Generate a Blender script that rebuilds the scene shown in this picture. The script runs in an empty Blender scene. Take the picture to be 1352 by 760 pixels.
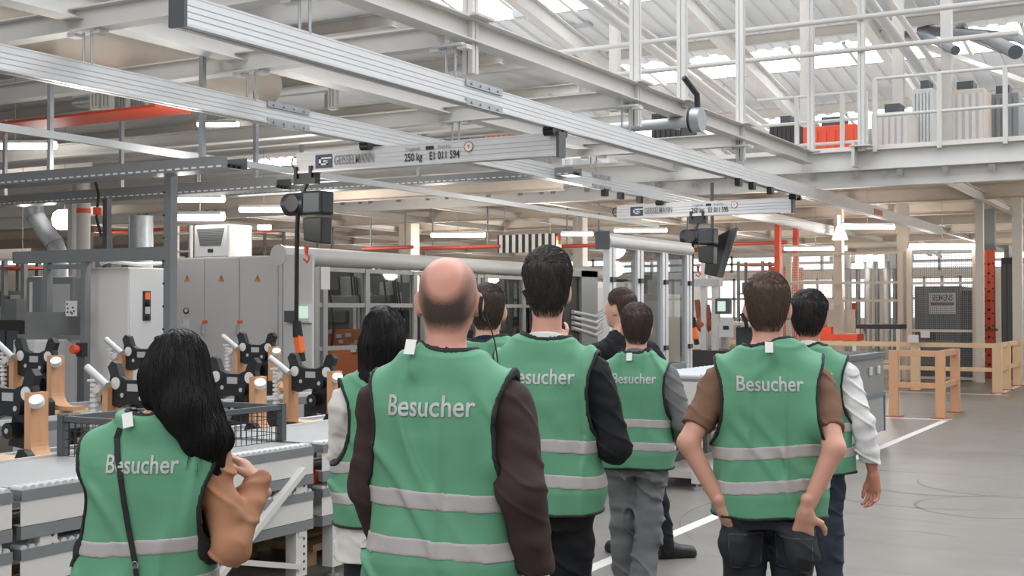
import bpy, math, random
import numpy as np
from mathutils import Vector, Matrix
from mathutils.bvhtree import BVHTree
random.seed(7)
SC = bpy.context.scene
COL = SC.collection
R = math.radians
# ------------------------------------------------------------------ camera
F, TH, EYE = 1620.0, R(29.7), 1.65
PIT = math.atan(28/F)
FW0 = Vector((-math.sin(TH), math.cos(TH), 0)); RT = Vector((math.cos(TH), math.sin(TH), 0)); UP0 = Vector((0, 0, 1))
FWD = FW0*math.cos(PIT)+UP0*math.sin(PIT); UPV = UP0*math.cos(PIT)-FW0*math.sin(PIT)
CAM = Vector((0, 0, EYE))
cd = bpy.data.cameras.new('camera'); cam = bpy.data.objects.new('camera', cd); COL.objects.link(cam)
cd.sensor_width = 36; cd.lens = 36*F/1352; cd.clip_end = 300; cd.clip_start = 0.05
M3 = Matrix((RT, UPV, -FWD)).transposed()
cam.matrix_world = Matrix.Translation(CAM) @ M3.to_4x4()
SC.camera = cam
def ray(px, py): return FWD*F+RT*(px-676)+UPV*(380-py)
def onX(px, py, X): r = ray(px, py); return CAM+r*(X/r.x)
def onY(px, py, Y): r = ray(px, py); return CAM+r*(Y/r.y)
def onZ(px, py, Z): r = ray(px, py); return CAM+r*((Z-EYE)/r.z)
def atD(px, py, d): r = ray(px, py); return CAM+r*(d/r.dot(FW0))
# ------------------------------------------------------------------ materials
def lin(c): return tuple(((v/255+.055)/1.055)**2.4 if v/255 > .04045 else v/255/12.92 for v in c)
def mat(name, rgb, rough=.5, metal=0., var=.06, scale=6., bump=0., bscale=60., stretch=(1, 1, 1), spec=.5, emit=0.):
    m = bpy.data.materials.new(name); m.use_nodes = True
    nt = m.node_tree; N = nt.nodes; L = nt.links; b = N['Principled BSDF']
    c = lin(rgb)
    b.inputs['Roughness'].default_value = rough; b.inputs['Metallic'].default_value = metal
    b.inputs['Specular IOR Level'].default_value = spec
    tc = N.new('ShaderNodeTexCoord'); mp = N.new('ShaderNodeMapping'); mp.inputs['Scale'].default_value = stretch
    L.new(tc.outputs['Object'], mp.inputs['Vector'])
    n = N.new('ShaderNodeTexNoise'); n.inputs['Scale'].default_value = scale; n.inputs['Detail'].default_value = 4
    L.new(mp.outputs[0], n.inputs['Vector'])
    mx = N.new('ShaderNodeMix'); mx.data_type = 'RGBA'
    mx.inputs['A'].default_value = tuple(v*(1-var) for v in c)+(1,); mx.inputs['B'].default_value = tuple(min(1, v*(1+var)) for v in c)+(1,)
    L.new(n.outputs['Fac'], mx.inputs['Factor']); L.new(mx.outputs['Result'], b.inputs['Base Color'])
    if bump:
        n2 = N.new('ShaderNodeTexNoise'); n2.inputs['Scale'].default_value = bscale; n2.inputs['Detail'].default_value = 3
        L.new(mp.outputs[0], n2.inputs['Vector'])
        bp = N.new('ShaderNodeBump'); bp.inputs['Strength'].default_value = bump; bp.inputs['Distance'].default_value = .004
        L.new(n2.outputs['Fac'], bp.inputs['Height']); L.new(bp.outputs[0], b.inputs['Normal'])
    if emit:
        b.inputs['Emission Color'].default_value = c+(1,); b.inputs['Emission Strength'].default_value = emit
    return m
def glass_mat(name, rgb, alpha=.12, rough=.02):
    m = bpy.data.materials.new(name); m.use_nodes = True
    nt = m.node_tree; N = nt.nodes; L = nt.links
    for n in list(N):
        if n.type != 'OUTPUT_MATERIAL': N.remove(n)
    out = [n for n in N if n.type == 'OUTPUT_MATERIAL'][0]
    t = N.new('ShaderNodeBsdfTransparent'); t.inputs[0].default_value = lin(rgb)+(1,)
    g = N.new('ShaderNodeBsdfGlossy'); g.inputs['Roughness'].default_value = rough
    mx = N.new('ShaderNodeMixShader'); mx.inputs[0].default_value = alpha
    L.new(t.outputs[0], mx.inputs[1]); L.new(g.outputs[0], mx.inputs[2]); L.new(mx.outputs[0], out.inputs[0])
    return m
M = {}
M['white'] = mat('white_paint', (206, 203, 198), .5, var=.04)
M['white2'] = mat('warm_white_paint', (200, 195, 188), .5, var=.05)
M['beige'] = mat('beige_paint', (205, 192, 178), .6, var=.06)
M['cab'] = mat('cabinet_grey', (202, 202, 202), .45, var=.02, scale=1.5)
M['cabw'] = mat('cabinet_white', (222, 220, 218), .4, var=.02)
M['alu'] = mat('aluminium', (205, 205, 205), .45, .4, var=.05, scale=3, stretch=(1, 1, 8))
M['alud'] = mat('aluminium_matt', (190, 192, 193), .5, .35, var=.05, scale=4)
M['steel'] = mat('galvanised_steel', (168, 172, 175), .42, .8, var=.18, scale=9)
M['bed'] = mat('conveyor_bed_grey', (158, 158, 156), .5, .1, var=.06, scale=3)
M['frame'] = mat('cell_frame_grey', (150, 150, 148), .45, .4, var=.06)
M['gsteel'] = mat('grey_steel', (128, 131, 132), .5, .3, var=.08)
M['dsteel'] = mat('dark_grey_steel', (86, 90, 93), .5, .3, var=.08)
M['black'] = mat('black_plastic', (30, 31, 33), .45, var=.1)
M['hoist'] = mat('hoist_blue_black', (42, 50, 56), .45, var=.1)
M['dark'] = mat('dark_interior', (58, 57, 56), .7, var=.2)
M['rubber'] = mat('black_rubber', (26, 26, 27), .7, var=.1)
M['redc'] = mat('bright_orange_red', (255, 108, 74), .45, var=.05)
M['redp'] = mat('red_pipe_paint', (196, 84, 66), .5, var=.06)
M['red'] = mat('red_orange_paint', (226, 84, 54), .45, var=.06)
M['orange'] = mat('orange_plastic', (236, 112, 52), .45, var=.05)
M['rust'] = mat('brown_orange', (170, 96, 58), .6, var=.12)
M['wood'] = mat('plywood', (198, 150, 112), .6, var=.16, scale=5, stretch=(6, 6, 1), bump=.1)
M['woodp'] = mat('pale_beam', (222, 192, 156), .55, var=.07, scale=4, stretch=(4, 4, 1))
M['woodo'] = mat('orange_beam', (198, 150, 114), .5, var=.07, scale=4, stretch=(4, 4, 1))
M['pallet'] = mat('pallet_wood', (168, 138, 106), .8, var=.2, scale=4, stretch=(1, 6, 1))
M['greyline'] = mat('floor_line_white', (214, 211, 206), .5, var=.12, scale=9)
M['tube'] = mat('lit_tube', (255, 252, 245), .5, var=0, emit=9)
M['sky'] = mat('lit_window', (240, 247, 255), .5, var=0, emit=4)
M['winlit'] = mat('lit_far_window', (240, 244, 248), .5, var=.02, emit=1.4)
M['screen'] = mat('screen_glow', (190, 215, 200), .4, var=.1, emit=.7)
M['blue'] = mat('blue_print', (58, 72, 98), .5, var=.04)
M['ink'] = mat('black_print', (40, 40, 42), .5, var=.04)
M['inkg'] = mat('grey_print', (140, 143, 146), .5, var=.04)
M['bin'] = mat('grey_metal_bin', (128, 128, 126), .5, .2, var=.1)
M['bin2'] = mat('bin_panel', (152, 152, 149), .6, .1, var=.2, scale=14)
M['corr'] = mat('roof_sheet', (218, 220, 222), .5, .2, var=.05)
M['deck'] = mat('deck_underside', (212, 204, 196), .7, var=.1, scale=1.2)
M['yel'] = mat('yellow_label', (206, 150, 90), .5, var=.05)
M['glass'] = glass_mat('machine_glass', (225, 228, 228), .10)
M['lens'] = mat('lamp_housing', (235, 235, 232), .4)
M['teal'] = mat('dusty_blue', (86, 112, 120), .5, var=.1)
# ------------------------------------------------------------------ mesh builder
ORG = {}
class MB:
    def __init__(s): s.v = []; s.f = []; s.sm = []
    def add(s, vs, fs, smooth=False):
        o = len(s.v); s.v += [tuple(p) for p in vs]
        for f in fs: s.f.append(tuple(i+o for i in f)); s.sm.append(smooth)
        return s
    def obox(s, c, ax, ay, az):
        c = Vector(c); vs = []
        for i in (-1, 1):
            for j in (-1, 1):
                for k in (-1, 1): vs.append(c+ax*i+ay*j+az*k)
        return s.add(vs, [(0, 1, 3, 2), (4, 6, 7, 5), (0, 4, 5, 1), (2, 3, 7, 6), (0, 2, 6, 4), (1, 5, 7, 3)])
    def box(s, x0, x1, y0, y1, z0, z1):
        return s.obox(((x0+x1)/2, (y0+y1)/2, (z0+z1)/2), Vector(((x1-x0)/2, 0, 0)), Vector((0, (y1-y0)/2, 0)), Vector((0, 0, (z1-z0)/2)))
    def bar(s, p0, p1, w, h, up=(0, 0, 1)):
        p0 = Vector(p0); p1 = Vector(p1); d = p1-p0; u = Vector(up); dn = d.normalized()
        if abs(dn.dot(u)) > .98: u = Vector((0, 1, 0))
        sx = dn.cross(u).normalized(); uz = sx.cross(dn).normalized()
        return s.obox((p0+p1)/2, d/2, sx*(w/2), uz*(h/2))
    def ibeam(s, p0, p1, w, h, t=.014):
        p0 = Vector(p0); p1 = Vector(p1); z = Vector((0, 0, 1))
        s.bar(p0, p1, t, h-2*t)
        s.bar(p0+z*(h/2-t/2), p1+z*(h/2-t/2), w, t); return s.bar(p0-z*(h/2-t/2), p1-z*(h/2-t/2), w, t)
    def cyl(s, p0, p1, r0, r1=None, n=14, caps=True):
        p0 = Vector(p0); p1 = Vector(p1); r1 = r0 if r1 is None else r1
        d = (p1-p0).normalized(); u = Vector((0, 0, 1)) if abs(d.z) < .9 else Vector((1, 0, 0))
        a = d.cross(u).normalized(); b = d.cross(a)
        vs = []
        for p, r in ((p0, r0), (p1, r1)):
            for i in range(n):
                t = 2*math.pi*i/n; vs.append(p+a*(r*math.cos(t))+b*(r*math.sin(t)))
        s.add(vs, [(i, i+n, (i+1) % n+n, (i+1) % n) for i in range(n)], True)
        if caps: s.add(vs[:n], [tuple(range(n))]); s.add(vs[n:], [tuple(range(n-1, -1, -1))])
        return s
    def tube(s, pts, r, n=8, caps=True):
        pts = [Vector(p) for p in pts]; m = len(pts); vs = []; a = None
        for i, p in enumerate(pts):
            d = (pts[min(i+1, m-1)]-pts[max(i-1, 0)]).normalized()
            if a is None:
                u = Vector((0, 0, 1)) if abs(d.z) < .9 else Vector((1, 0, 0)); a = d.cross(u).normalized()
            a = (a-d*a.dot(d)).normalized(); b = d.cross(a)
            rr = r[i] if isinstance(r, (list, tuple)) else r
            for k in range(n):
                t = 2*math.pi*k/n; vs.append(p+a*(rr*math.cos(t))+b*(rr*math.sin(t)))
        fs = [(i*n+k, i*n+(k+1) % n, (i+1)*n+(k+1) % n, (i+1)*n+k) for i in range(m-1) for k in range(n)]
        s.add(vs, fs, True)
        if caps: s.add(vs[:n], [tuple(range(n-1, -1, -1))]); s.add(vs[-n:], [tuple(range(n))])
        return s
    def extr(s, poly, vec):                       # poly: planar 3-D outline, extruded by vec
        poly = [Vector(p) for p in poly]; vec = Vector(vec); n = len(poly)
        s.add(poly+[p+vec for p in poly], [tuple(range(n-1, -1, -1)), tuple(range(n, 2*n))]+[(i, (i+1) % n, (i+1) % n+n, i+n) for i in range(n)])
        return s
    def sph(s, c, r, n=10, sz=1.):
        c = Vector(c); vs = []; fs = []
        for j in range(n+1):
            t = math.pi*j/n
            for i in range(2*n):
                p = math.pi*i/n; vs.append(c+Vector((math.sin(t)*math.cos(p), math.sin(t)*math.sin(p), math.cos(t)*sz))*r)
        for j in range(n):
            for i in range(2*n): fs.append((j*2*n+i, (j+1)*2*n+i, (j+1)*2*n+(i+1) % (2*n), j*2*n+(i+1) % (2*n)))
        return s.add(vs, fs, True)
    def grid(s, o, u, v, nu, nv, t):              # wire mesh: bars along u and v
        o = Vector(o); u = Vector(u); v = Vector(v); nrm = tuple(u.cross(v).normalized())
        for i in range(nu+1): s.bar(o+u*(i/nu), o+u*(i/nu)+v, t, t, nrm)
        for i in range(nv+1): s.bar(o+v*(i/nv), o+v*(i/nv)+u, t, t, nrm)
        return s
    def build(s, name, m, parent=None, local=False, bevel=0., label=None):
        me = bpy.data.meshes.new(name)
        off = Vector((0, 0, 0)) if (parent is None or local) else ORG[parent.name]
        me.from_pydata([(a-off.x, b-off.y, c-off.z) for a, b, c in s.v], [], s.f)
        me.polygons.foreach_set('use_smooth', s.sm); me.update()
        if m is not None: me.materials.append(m)
        o = bpy.data.objects.new(name, me); COL.objects.link(o)
        if parent is not None: o.parent = parent
        ORG[o.name] = off.copy()
        if bevel:
            md = o.modifiers.new('bevel', 'BEVEL'); md.width = bevel; md.segments = 2; md.limit_method = 'ANGLE'; md.angle_limit = R(40)
        if label: o['label'] = label
        return o
def thing(name, label, cat, loc=(0, 0, 0), rz=0., group=None):
    o = bpy.data.objects.new(name, None); COL.objects.link(o); o.location = loc; o.rotation_euler = (0, 0, rz)
    o.empty_display_size = .1
    o['label'] = label; o['category'] = cat
    if group: o['group'] = group
    ORG[o.name] = Vector(loc); return o
def tag(o, label, cat, group=None, kind=None):
    o['label'] = label; o['category'] = cat
    if group: o['group'] = group
    if kind: o['kind'] = kind
    return o
def struct(o): o['kind'] = 'structure'; return o
def copy_tree(o, parent=None):
    c = o.copy(); COL.objects.link(c)
    if parent is not None: c.parent = parent
    for ch in list(o.children): copy_tree(ch, c)
    return c
def dup(root, loc, rz=None, label=None, group=None):
    c = copy_tree(root); c.location = loc
    if rz is not None: c.rotation_euler = (0, 0, rz)
    if label: c['label'] = label
    if group: c['group'] = group
    ORG[c.name] = Vector(loc); return c
def text_mesh(txt, size, align='CENTER'):
    cu = bpy.data.curves.new('lettering', 'FONT'); cu.body = txt; cu.size = size; cu.align_x = align; cu.align_y = 'CENTER'; cu.resolution_u = 3; cu.offset = size*.014
    o = bpy.data.objects.new('lettering', cu); COL.objects.link(o)
    bpy.context.view_layer.update()
    dg = bpy.context.evaluated_depsgraph_get(); me = bpy.data.meshes.new_from_object(o.evaluated_get(dg))
    bpy.data.objects.remove(o); bpy.data.curves.remove(cu); return me
def lettering(name, txt, size, origin, ux, uy, m, parent, align='CENTER', xs=1.):
    """flat print: text laid on a surface at origin with unit axes ux (reading direction) and uy (up)"""
    me = text_mesh(txt, size, align); ux = Vector(ux); uy = Vector(uy); b = MB()
    b.add([Vector(origin)+ux*(v.co.x*xs)+uy*v.co.y for v in me.vertices], [tuple(p.vertices) for p in me.polygons])
    return b.build(name, m, parent)
# ------------------------------------------------------------------ building shell
fm = mat('floor_screed', (124, 119, 113), .38, var=.05, scale=.5, bump=.05, bscale=40)
nt = fm.node_tree; N = nt.nodes; Lk = nt.links; bs_ = N['Principled BSDF']
n1 = N.new('ShaderNodeTexNoise'); n1.inputs['Scale'].default_value = .9; n1.inputs['Detail'].default_value = 6; n1.inputs['Distortion'].default_value = 2.2
n2 = N.new('ShaderNodeTexWave'); n2.wave_type = 'RINGS'; n2.inputs['Scale'].default_value = .32; n2.inputs['Distortion'].default_value = 9; n2.inputs['Detail'].default_value = 2; n2.inputs['Detail Scale'].default_value = .5
tc = N.new('ShaderNodeTexCoord'); Lk.new(tc.outputs['Object'], n1.inputs['Vector']); Lk.new(tc.outputs['Object'], n2.inputs['Vector'])
cr = N.new('ShaderNodeValToRGB'); cr.color_ramp.elements[0].position = .0; cr.color_ramp.elements[0].color = (.55, .55, .55, 1); cr.color_ramp.elements[1].position = .035; cr.color_ramp.elements[1].color = (1, 1, 1, 1); Lk.new(n2.outputs['Fac'], cr.inputs[0])
cr2 = N.new('ShaderNodeValToRGB'); cr2.color_ramp.elements[0].position = .35; cr2.color_ramp.elements[0].color = (.86, .85, .83, 1); cr2.color_ramp.elements[1].position = .62; cr2.color_ramp.elements[1].color = (1, 1, 1, 1); Lk.new(n1.outputs['Fac'], cr2.inputs[0])
m1 = N.new('ShaderNodeMix'); m1.data_type = 'RGBA'; m1.blend_type = 'MULTIPLY'; m1.inputs['Factor'].default_value = 1
m2 = N.new('ShaderNodeMix'); m2.data_type = 'RGBA'; m2.blend_type = 'MULTIPLY'; m2.inputs['Factor'].default_value = .22
src = bs_.inputs['Base Color'].links[0].from_socket
Lk.new(src, m1.inputs['A']); Lk.new(cr2.outputs[0], m1.inputs['B']); Lk.new(m1.outputs['Result'], m2.inputs['A']); Lk.new(cr.outputs[0], m2.inputs['B']); Lk.new(m2.outputs['Result'], bs_.inputs['Base Color'])
struct(MB().box(-60, 30, -8, 62, -.05, 0).build('floor', fm))
XL = -3.45
# painted floor lines
def fl(x0, x1, y0, y1, n): struct(MB().box(x0, x1, y0, y1, -.004, .0025).build('trim_%d' % n, M['greyline']))
fl(XL-.05, XL+.05, 1.2, 19.3, 1); fl(-9.0, XL+.05, 25.15, 25.25, 2); fl(XL-.22, XL-.12, 25.25, 40, 3); fl(XL-1.5, XL+.05, 19.05, 19.15, 4)
# far and side walls with lit windows
wl = MB(); wl.box(-60, 30, 52, 52.3, 0, 12); struct(wl.build('wall_back', M['beige']))
struct(MB().box(-46, -45.7, -8, 52, 0, 12).build('wall_left', M['beige']))
struct(MB().box(24, 24.3, -8, 52, 0, 12).build('wall_right', M['beige']))
WN = 0
def window(x0, x1, z0, z1, nx, y=51.98, m='winlit'):
    global WN; WN += 1
    w = struct(MB().box(x0, x1, y-.06, y, z0, z1).build('window_%d' % WN, M[m]))
    f = MB(); t = .05
    for i in range(nx+1): x = x0+(x1-x0)*i/nx; f.box(x-t, x+t, y-.16, y-.04, z0-.05, z1+.05)
    for z in (z0, (z0+z1)/2, z1): f.box(x0, x1, y-.16, y-.04, z-t, z+t)
    o = f.build('window_frame', M['white2']); o.parent = w
for i, x in enumerate(np.arange(-38, 14, 4.4)): window(x, x+3.5, 1.25, 2.95, 5)
for i, x in enumerate(np.arange(-38, 14, 8.8)): window(x, x+8.0, 3.3, 3.95, 4)
# ------------------------------------------------------------------ mezzanine beyond Y = 20.9 and its beams
YM = 20.9
ZB = 3.98
struct(MB().box(-45, 22, YM+.1, 51.9, 4.34, 4.42).build('ceiling', M['deck']))
k = 0
ORD = ['first', 'second', 'third', 'fourth', 'fifth', 'sixth', 'seventh', 'eighth', 'ninth', 'tenth', 'eleventh', 'twelfth']
bm_ = MB(); bm_.ibeam((-45, YM, 4.16), (22, YM, 4.16), .22, .34); edge = bm_.build('edge_beam', M['white'])
tag(edge, 'long white edge beam of the mezzanine below the railing', 'beam')
pl = MB()
for i in range(40):
    x = -22+i*.72
    if i % 3 == 0: pl.cyl((x, YM-.115, 3.90), (x, YM-.135, 3.90), .045, n=10)
    pl.box(x+.2, x+.3, YM-.125, YM-.11, 3.86, 3.97)
pl.build('bolt_plates', M['gsteel'], edge)
tag(MB().box(-45, 22, YM+.06, YM+.10, 3.72, 3.985).build('fascia_plate', M['white']), 'white fascia strip with bolts under the mezzanine edge beam', 'fascia')
for i in range(7):
    y = YM+3.4+i*4.0
    tag(MB().ibeam((-45, y, 4.19), (22, y, 4.19), .2, .3).build('ceiling_beam', M['beige']), '%s beige cross beam under the mezzanine, counted from its front edge' % ORD[i], 'beam')
for i in range(13):
    x = -27.5+i*2.9
    tag(MB().ibeam((x, YM+.2, 4.10), (x, 51.8, 4.10), .14, .16).build('ceiling_joist', M['white2']), 'thin pale joist running away under the mezzanine ceiling', 'joist', 'joists under the mezzanine')
# ------------------------------------------------------------------ hall frame in front of the mezzanine
XA, XB = -6.02, -8.5
zbm = 1.65+2.5
tag(MB().ibeam((XA, 6.2, zbm+.10), (XA, YM-.1, zbm+.10), .20, .22).build('main_beam', M['white']), 'white main beam above the nearer crane rail, carrying the upright posts', 'beam')
tag(MB().ibeam((XB, 3.0, zbm+.12), (XB, YM-.1, zbm+.12), .22, .26).build('main_beam', M['white']), 'white main beam above the farther crane rail', 'beam')
ycs = [onX(590, 55, XA).y, onX(822, 137, XA).y, onX(973, 185, XA).y]
ycs = [7.3]+ycs
for i, y in enumerate(ycs):
    tag(MB().ibeam((-24, y, zbm-.02), (XA-.02, y, zbm-.02), .16, .20).build('cross_beam', M['white']), '%s white cross beam above the crane rails, counted from the camera' % ORD[i], 'beam')
# hangers holding the crane rails
RX1, RX2, ZRT, RH = -5.98, -8.35, 1.65+2.1, .214
for i, y in enumerate(ycs):
    for x, nm in ((RX1, 'nearer'), (RX2, 'farther')):
        if y < 6: continue
        h = thing('rail_hanger', '%s rail hanger from the camera on the %s crane rail, clamp plate and rods' % (ORD[i], nm), 'hanger', (x, y, ZRT))
        b = MB()
        for s_ in (-1, 1): b.cyl((x+s_*.05, y, ZRT-.01), (x+s_*.05, y, zbm-.10), .012)
        b.build('rod', M['steel'], h)
        MB().box(x-.16, x+.16, y-.07, y+.07, zbm-.13, zbm-.105).box(x-.2, x-.1, y-.05, y+.05, zbm-.16, zbm-.12).box(x+.1, x+.2, y-.05, y+.05, zbm-.16, zbm-.12).build('clamp_plate', M['alu'], h)
# upright white profile posts standing on the nearer main beam
for i, (px, y0) in enumerate(((621, 40), (839, 120), (901, 140), (978, 175), (1071, 200), (1138, 190))):
    p = onX(px, y0, XA) if i < 5 else onY(px, y0, YM-.2)
    x, y = p.x, p.y
    b = MB()
    for dx in (-.032, .032):
        for dy in (-.032, .032): b.box(x+dx-.024, x+dx+.024, y+dy-.024, y+dy+.024, zbm+.14 if i not in (0, 1, 3) else ZRT+.1, 8.6)
    b.box(x-.042, x+.042, y-.042, y+.042, zbm+.14, 8.6)
    t = thing('upright_post', 'white slotted upright post, %s from the left, rising to the roof' % ORD[i], 'post', (x, y, zbm))
    b.build('profile', M['white'], t)
    MB().box(x-.17, x+.17, y-.17, y+.17, zbm+.21, zbm+.235).box(x-.14, x-.09, y-.15, y+.15, zbm-.12, zbm+.3).build('base_plate', M['white2'], t)
# tubes along X at the mezzanine front
for i, (py, r) in enumerate(((42, .045), (82, .045))):
    z = onY(1014, py, YM).z
    tag(MB().cyl((-16, YM-.28, z), (-.5 if i == 0 else -2.6, YM-.28, z), r, n=10).build('guard_tube', M['white2']), ['upper', 'lower'][i]+' white horizontal tube tied across the upright posts', 'tube')
# railing on the mezzanine
def railing(name, label, pts, heights, zb, posts, r=.028, m='white'):
    t = thing(name, label, 'railing', pts[0][:2]+(zb,))
    b = MB()
    for hgt in heights:
        for a, c in zip(pts[:-1], pts[1:]): b.cyl(a[:2]+(zb+hgt,), c[:2]+(zb+hgt,), r, n=8)
    b.build('rail', M[m], t)
    for x, y in posts: MB().box(x-.035, x+.035, y-.035, y+.035, zb-.05, zb+max(heights)).build('post', M[m], t)
    return t
zt = 4.33
xs = [onY(px, 100, YM-.1).x for px in (1155, 1240, 1327, 1420, 1520)]
railing('railing', 'white tube railing on the mezzanine edge at the right', [(xs[0], YM-.1, 0), (xs[-1], YM-.1, 0)], (.55, 1.17), zt, [(x, YM-.1) for x in xs])
xs2 = [onY(px, 150, YM+.7).x for px in (1000, 1052, 1112, 1143)]
railing('railing', 'white tube railing set back on the mezzanine, left of the edge railing', [(xs2[0], YM+.7, 0), (xs2[-1], YM+.7, 0)], (.25, .65, 1.12), zt, [(x, YM+.7) for x in xs2[1:]])
# ------------------------------------------------------------------ roof with skylights, rafters and bracing
def zr(y): return 11.2-.16*(y-24)
rf = MB()
n = 120; pr = []
ys = [6, 60]
def sheet(x0, x1, y0, y1, nn):
    for i in range(nn):
        a = x0+(x1-x0)*i/nn; c = x0+(x1-x0)*(i+.5)/nn; e = x0+(x1-x0)*(i+1)/nn
        for u, w, dz in ((a, c, 0), (c, e, .06)):
            rf.add([(u, y0, zr(y0)+dz), (w, y0, zr(y0)+dz), (w, y1, zr(y1)+dz), (u, y1, zr(y1)+dz)], [(0, 1, 2, 3)])
bands = [(8.5, 17.0), (23.0, 25.2), (29, 31.0), (35.5, 37.5), (42, 44)]
cuts = [4]+[v for b in bands for v in b]+[52]
for y0, y1 in zip(cuts[::2], cuts[1::2]): sheet(-46, 24, y0, y1, 140)
for y0, y1 in bands:
    for x0, x1 in ((-46, -12.6), (-11.4, -9.4), (-8.6, 24)): pass
struct(rf.build('roof', M['corr']))
for i, (y0, y1) in enumerate(bands):
    WN += 1; b = MB(); b.add([(-46, y0, zr(y0)+.05), (24, y0, zr(y0)+.05), (24, y1, zr(y1)+.05), (-46, y1, zr(y1)+.05)], [(0, 1, 2, 3)])
    w = struct(b.build('window_%d' % WN, M['sky']))
    f = MB()
    for x in np.arange(-46, 24.1, 1.6): f.bar((x, y0, zr(y0)), (x, y1, zr(y1)), .10, .1)
    o = f.build('window_frame', M['white2']); o.parent = w
for i, x in enumerate((-20, -15.5, -11.5, -7.6, -3.6, .6, 5)):
    tag(MB().ibeam((x, 14, zr(14)-.95), (x, 51, zr(51)-.95), .26, .5, .02).build('roof_rafter', M['white']), 'deep white sloping rafter under the roof, %s from the left' % ORD[i], 'rafter')
for i, y in enumerate((21.5, 27, 33.5, 40)):
    tag(MB().ibeam((-40, y, zr(y)-.4), (22, y, zr(y)-.4), .16, .28).build('roof_purlin', M['white2']), '%s pale purlin across the roof above the rafters, from the front' % ORD[i], 'purlin')
for i, (x0, y0, x1, y1) in enumerate(((-11.5, 22, -7.6, 27), (-3.6, 24, -7.6, 30), (.6, 24, -3.6, 31), (-7.6, 33, -3.6, 40))):
    tag(MB().bar((x0, y0, zr(y0)-.7), (x1, y1, zr(y1)-.7), .14, .14).build('diagonal_brace', M['white']), ['front left', 'front middle', 'front right', 'rear middle'][i]+' diagonal brace between the roof rafters', 'brace')
for i, (x, z, r, m) in enumerate(((-9.6, 7.4, .09, 'white'), (-9.2, 7.3, .07, 'white2'), (-5.4, 7.9, .10, 'alud'), (-5.0, 7.8, .06, 'white'), (-1.2, 7.0, .13, 'steel'), (-.6, 6.8, .10, 'alud'), (.2, 6.6, .17, 'white2'))):
    tag(MB().cyl((x, 17, z), (x, 50, z-3.6), r, n=12).build('roof_pipe', M[m]), '%s service pipe slung below the roof, from the left' % ORD[i], 'pipe')
for i, px in enumerate((812, 1064, 1186, 1250)):
    p = onY(px, 60, 27.0); tag(MB().box(p.x-.11, p.x+.11, 26.9, 27.1, 4.42, zr(27)-.7).build('roof_column', M['white2']), '%s slim pale column standing on the mezzanine, from the left' % ORD[i], 'column')
# hanging light boxes and fittings between the rafters
for i, (px, py, y) in enumerate(((700, 15, 30), (760, 30, 32), (870, 68, 34), (835, 50, 36), (955, 70, 38))):
    p = onY(px, py, y); tag(MB().box(p.x-.5, p.x+.5, y-.15, y+.15, p.z-.14, p.z+.14).box(p.x-.02, p.x+.02, y-.02, y+.02, p.z, zr(y)-.3).build('fan_heater', M['alud']), 'grey box fitting hanging below the roof, %s from the left' % ORD[(0, 1, 3, 2, 4)[i]], 'heater')
# upper-left deck with service equipment above the farther rail
struct(MB().box(-34, -9.3, 6.0, YM-.15, 5.55, 5.65).build('trim_5', M['corr']))
for i, y in enumerate((8.2, 10.6, 13.2, 16.0, 18.8)):
    tag(MB().ibeam((-30, y, 5.455), (-9.3, y, 5.455), .14, .188).build('deck_joist', M['white2']), '%s joist below the upper left deck, from the camera' % ORD[i], 'joist')
tag(MB().cyl((-11.3, 2, 4.72), (-11.3, 13, 4.72), .26, n=20).build('air_pipe', M['beige']), 'wide beige air pipe high at the upper left', 'pipe')
# ------------------------------------------------------------------ crane rails, bridges and hoists
def rail_profile(w, h):
    a = w/2; g = .003
    pts = [(-a, h), (a, h)]
    zs = [1, .93, .92, .70, .69, .66, .65, .50, .49, .46, .45, .30, .29, .26, .25, .12, .10, 0]
    right = [(a if i % 4 in (0, 3) or i < 2 else a-g, z*h) for i, z in enumerate(zs)]
    right[-3:] = [(a, .12*h), (a+.012, .10*h), (a+.012, 0)]
    left = [(-x, z) for x, z in right[::-1]]
    return right+[(.02, 0), (.02, .05*h), (-.02, .05*h), (-.02, 0)]+left
def rail_y(name, label, x, y0, y1, zt, h, w=.10, joints=()):
    t = thing(name, label, 'crane rail', (x, y0, zt-h))
    b = MB(); b.extr([(x+u, y0, zt-h+v) for u, v in rail_profile(w, h)], (0, y1-y0, 0)); b.build('profile', M['alu'], t)
    MB().box(x-w/2-.016, x+w/2+.016, y0-.03, y0, zt-h-.004, zt+.004).build('end_cap', M['dsteel'], t)
    MB().box(x-w/2-.012, x+w/2+.012, y1, y1+.02, zt-h, zt).build('end_cap', M['dsteel'], t)
    for y in joints:
        for z in (zt-.05, zt-h-.012):
            b = MB(); b.box(x+w/2+.001, x+w/2+.016, y-.33, y+.33, z, z+.062)
            for i in range(4): b.cyl((x+w/2+.016, y-.24+.16*i, z+.03), (x+w/2+.028, y-.24+.16*i, z+.03), .014, n=6)
            b.build('joint_plate', M['steel'], t)
    return t
y_b1 = onX(237, 20, RX1).y; e1 = onX(1241, 300, RX1).y
r1 = rail_y('crane_rail', 'nearer overhead crane rail of grooved aluminium with a dark end cap in view', RX1, y_b1, e1, ZRT, RH, .11, [onX(632, 130, RX1).y])
p = onX(1156, 281, RX1); MB().box(RX1+.056, RX1+.062, p.y-.35, p.y+.35, ZRT-.17, ZRT-.06).build('rating_label', M['rust'], r1)
for px in (970, 988, 1012):
    q = onX(px, 240, RX1); MB().box(RX1+.02, RX1+.10, q.y-.06, q.y+.06, ZRT-RH-.11, ZRT-RH).build('end_stop', M['black'], r1)
r2 = rail_y('crane_rail', 'farther overhead crane rail of grooved aluminium, running off the left edge', RX2, 2.0, onX(1106, 306, RX2).y, ZRT, RH, .11, [onX(375, 155, RX2).y, onX(790, 240, RX2).y])
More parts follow.
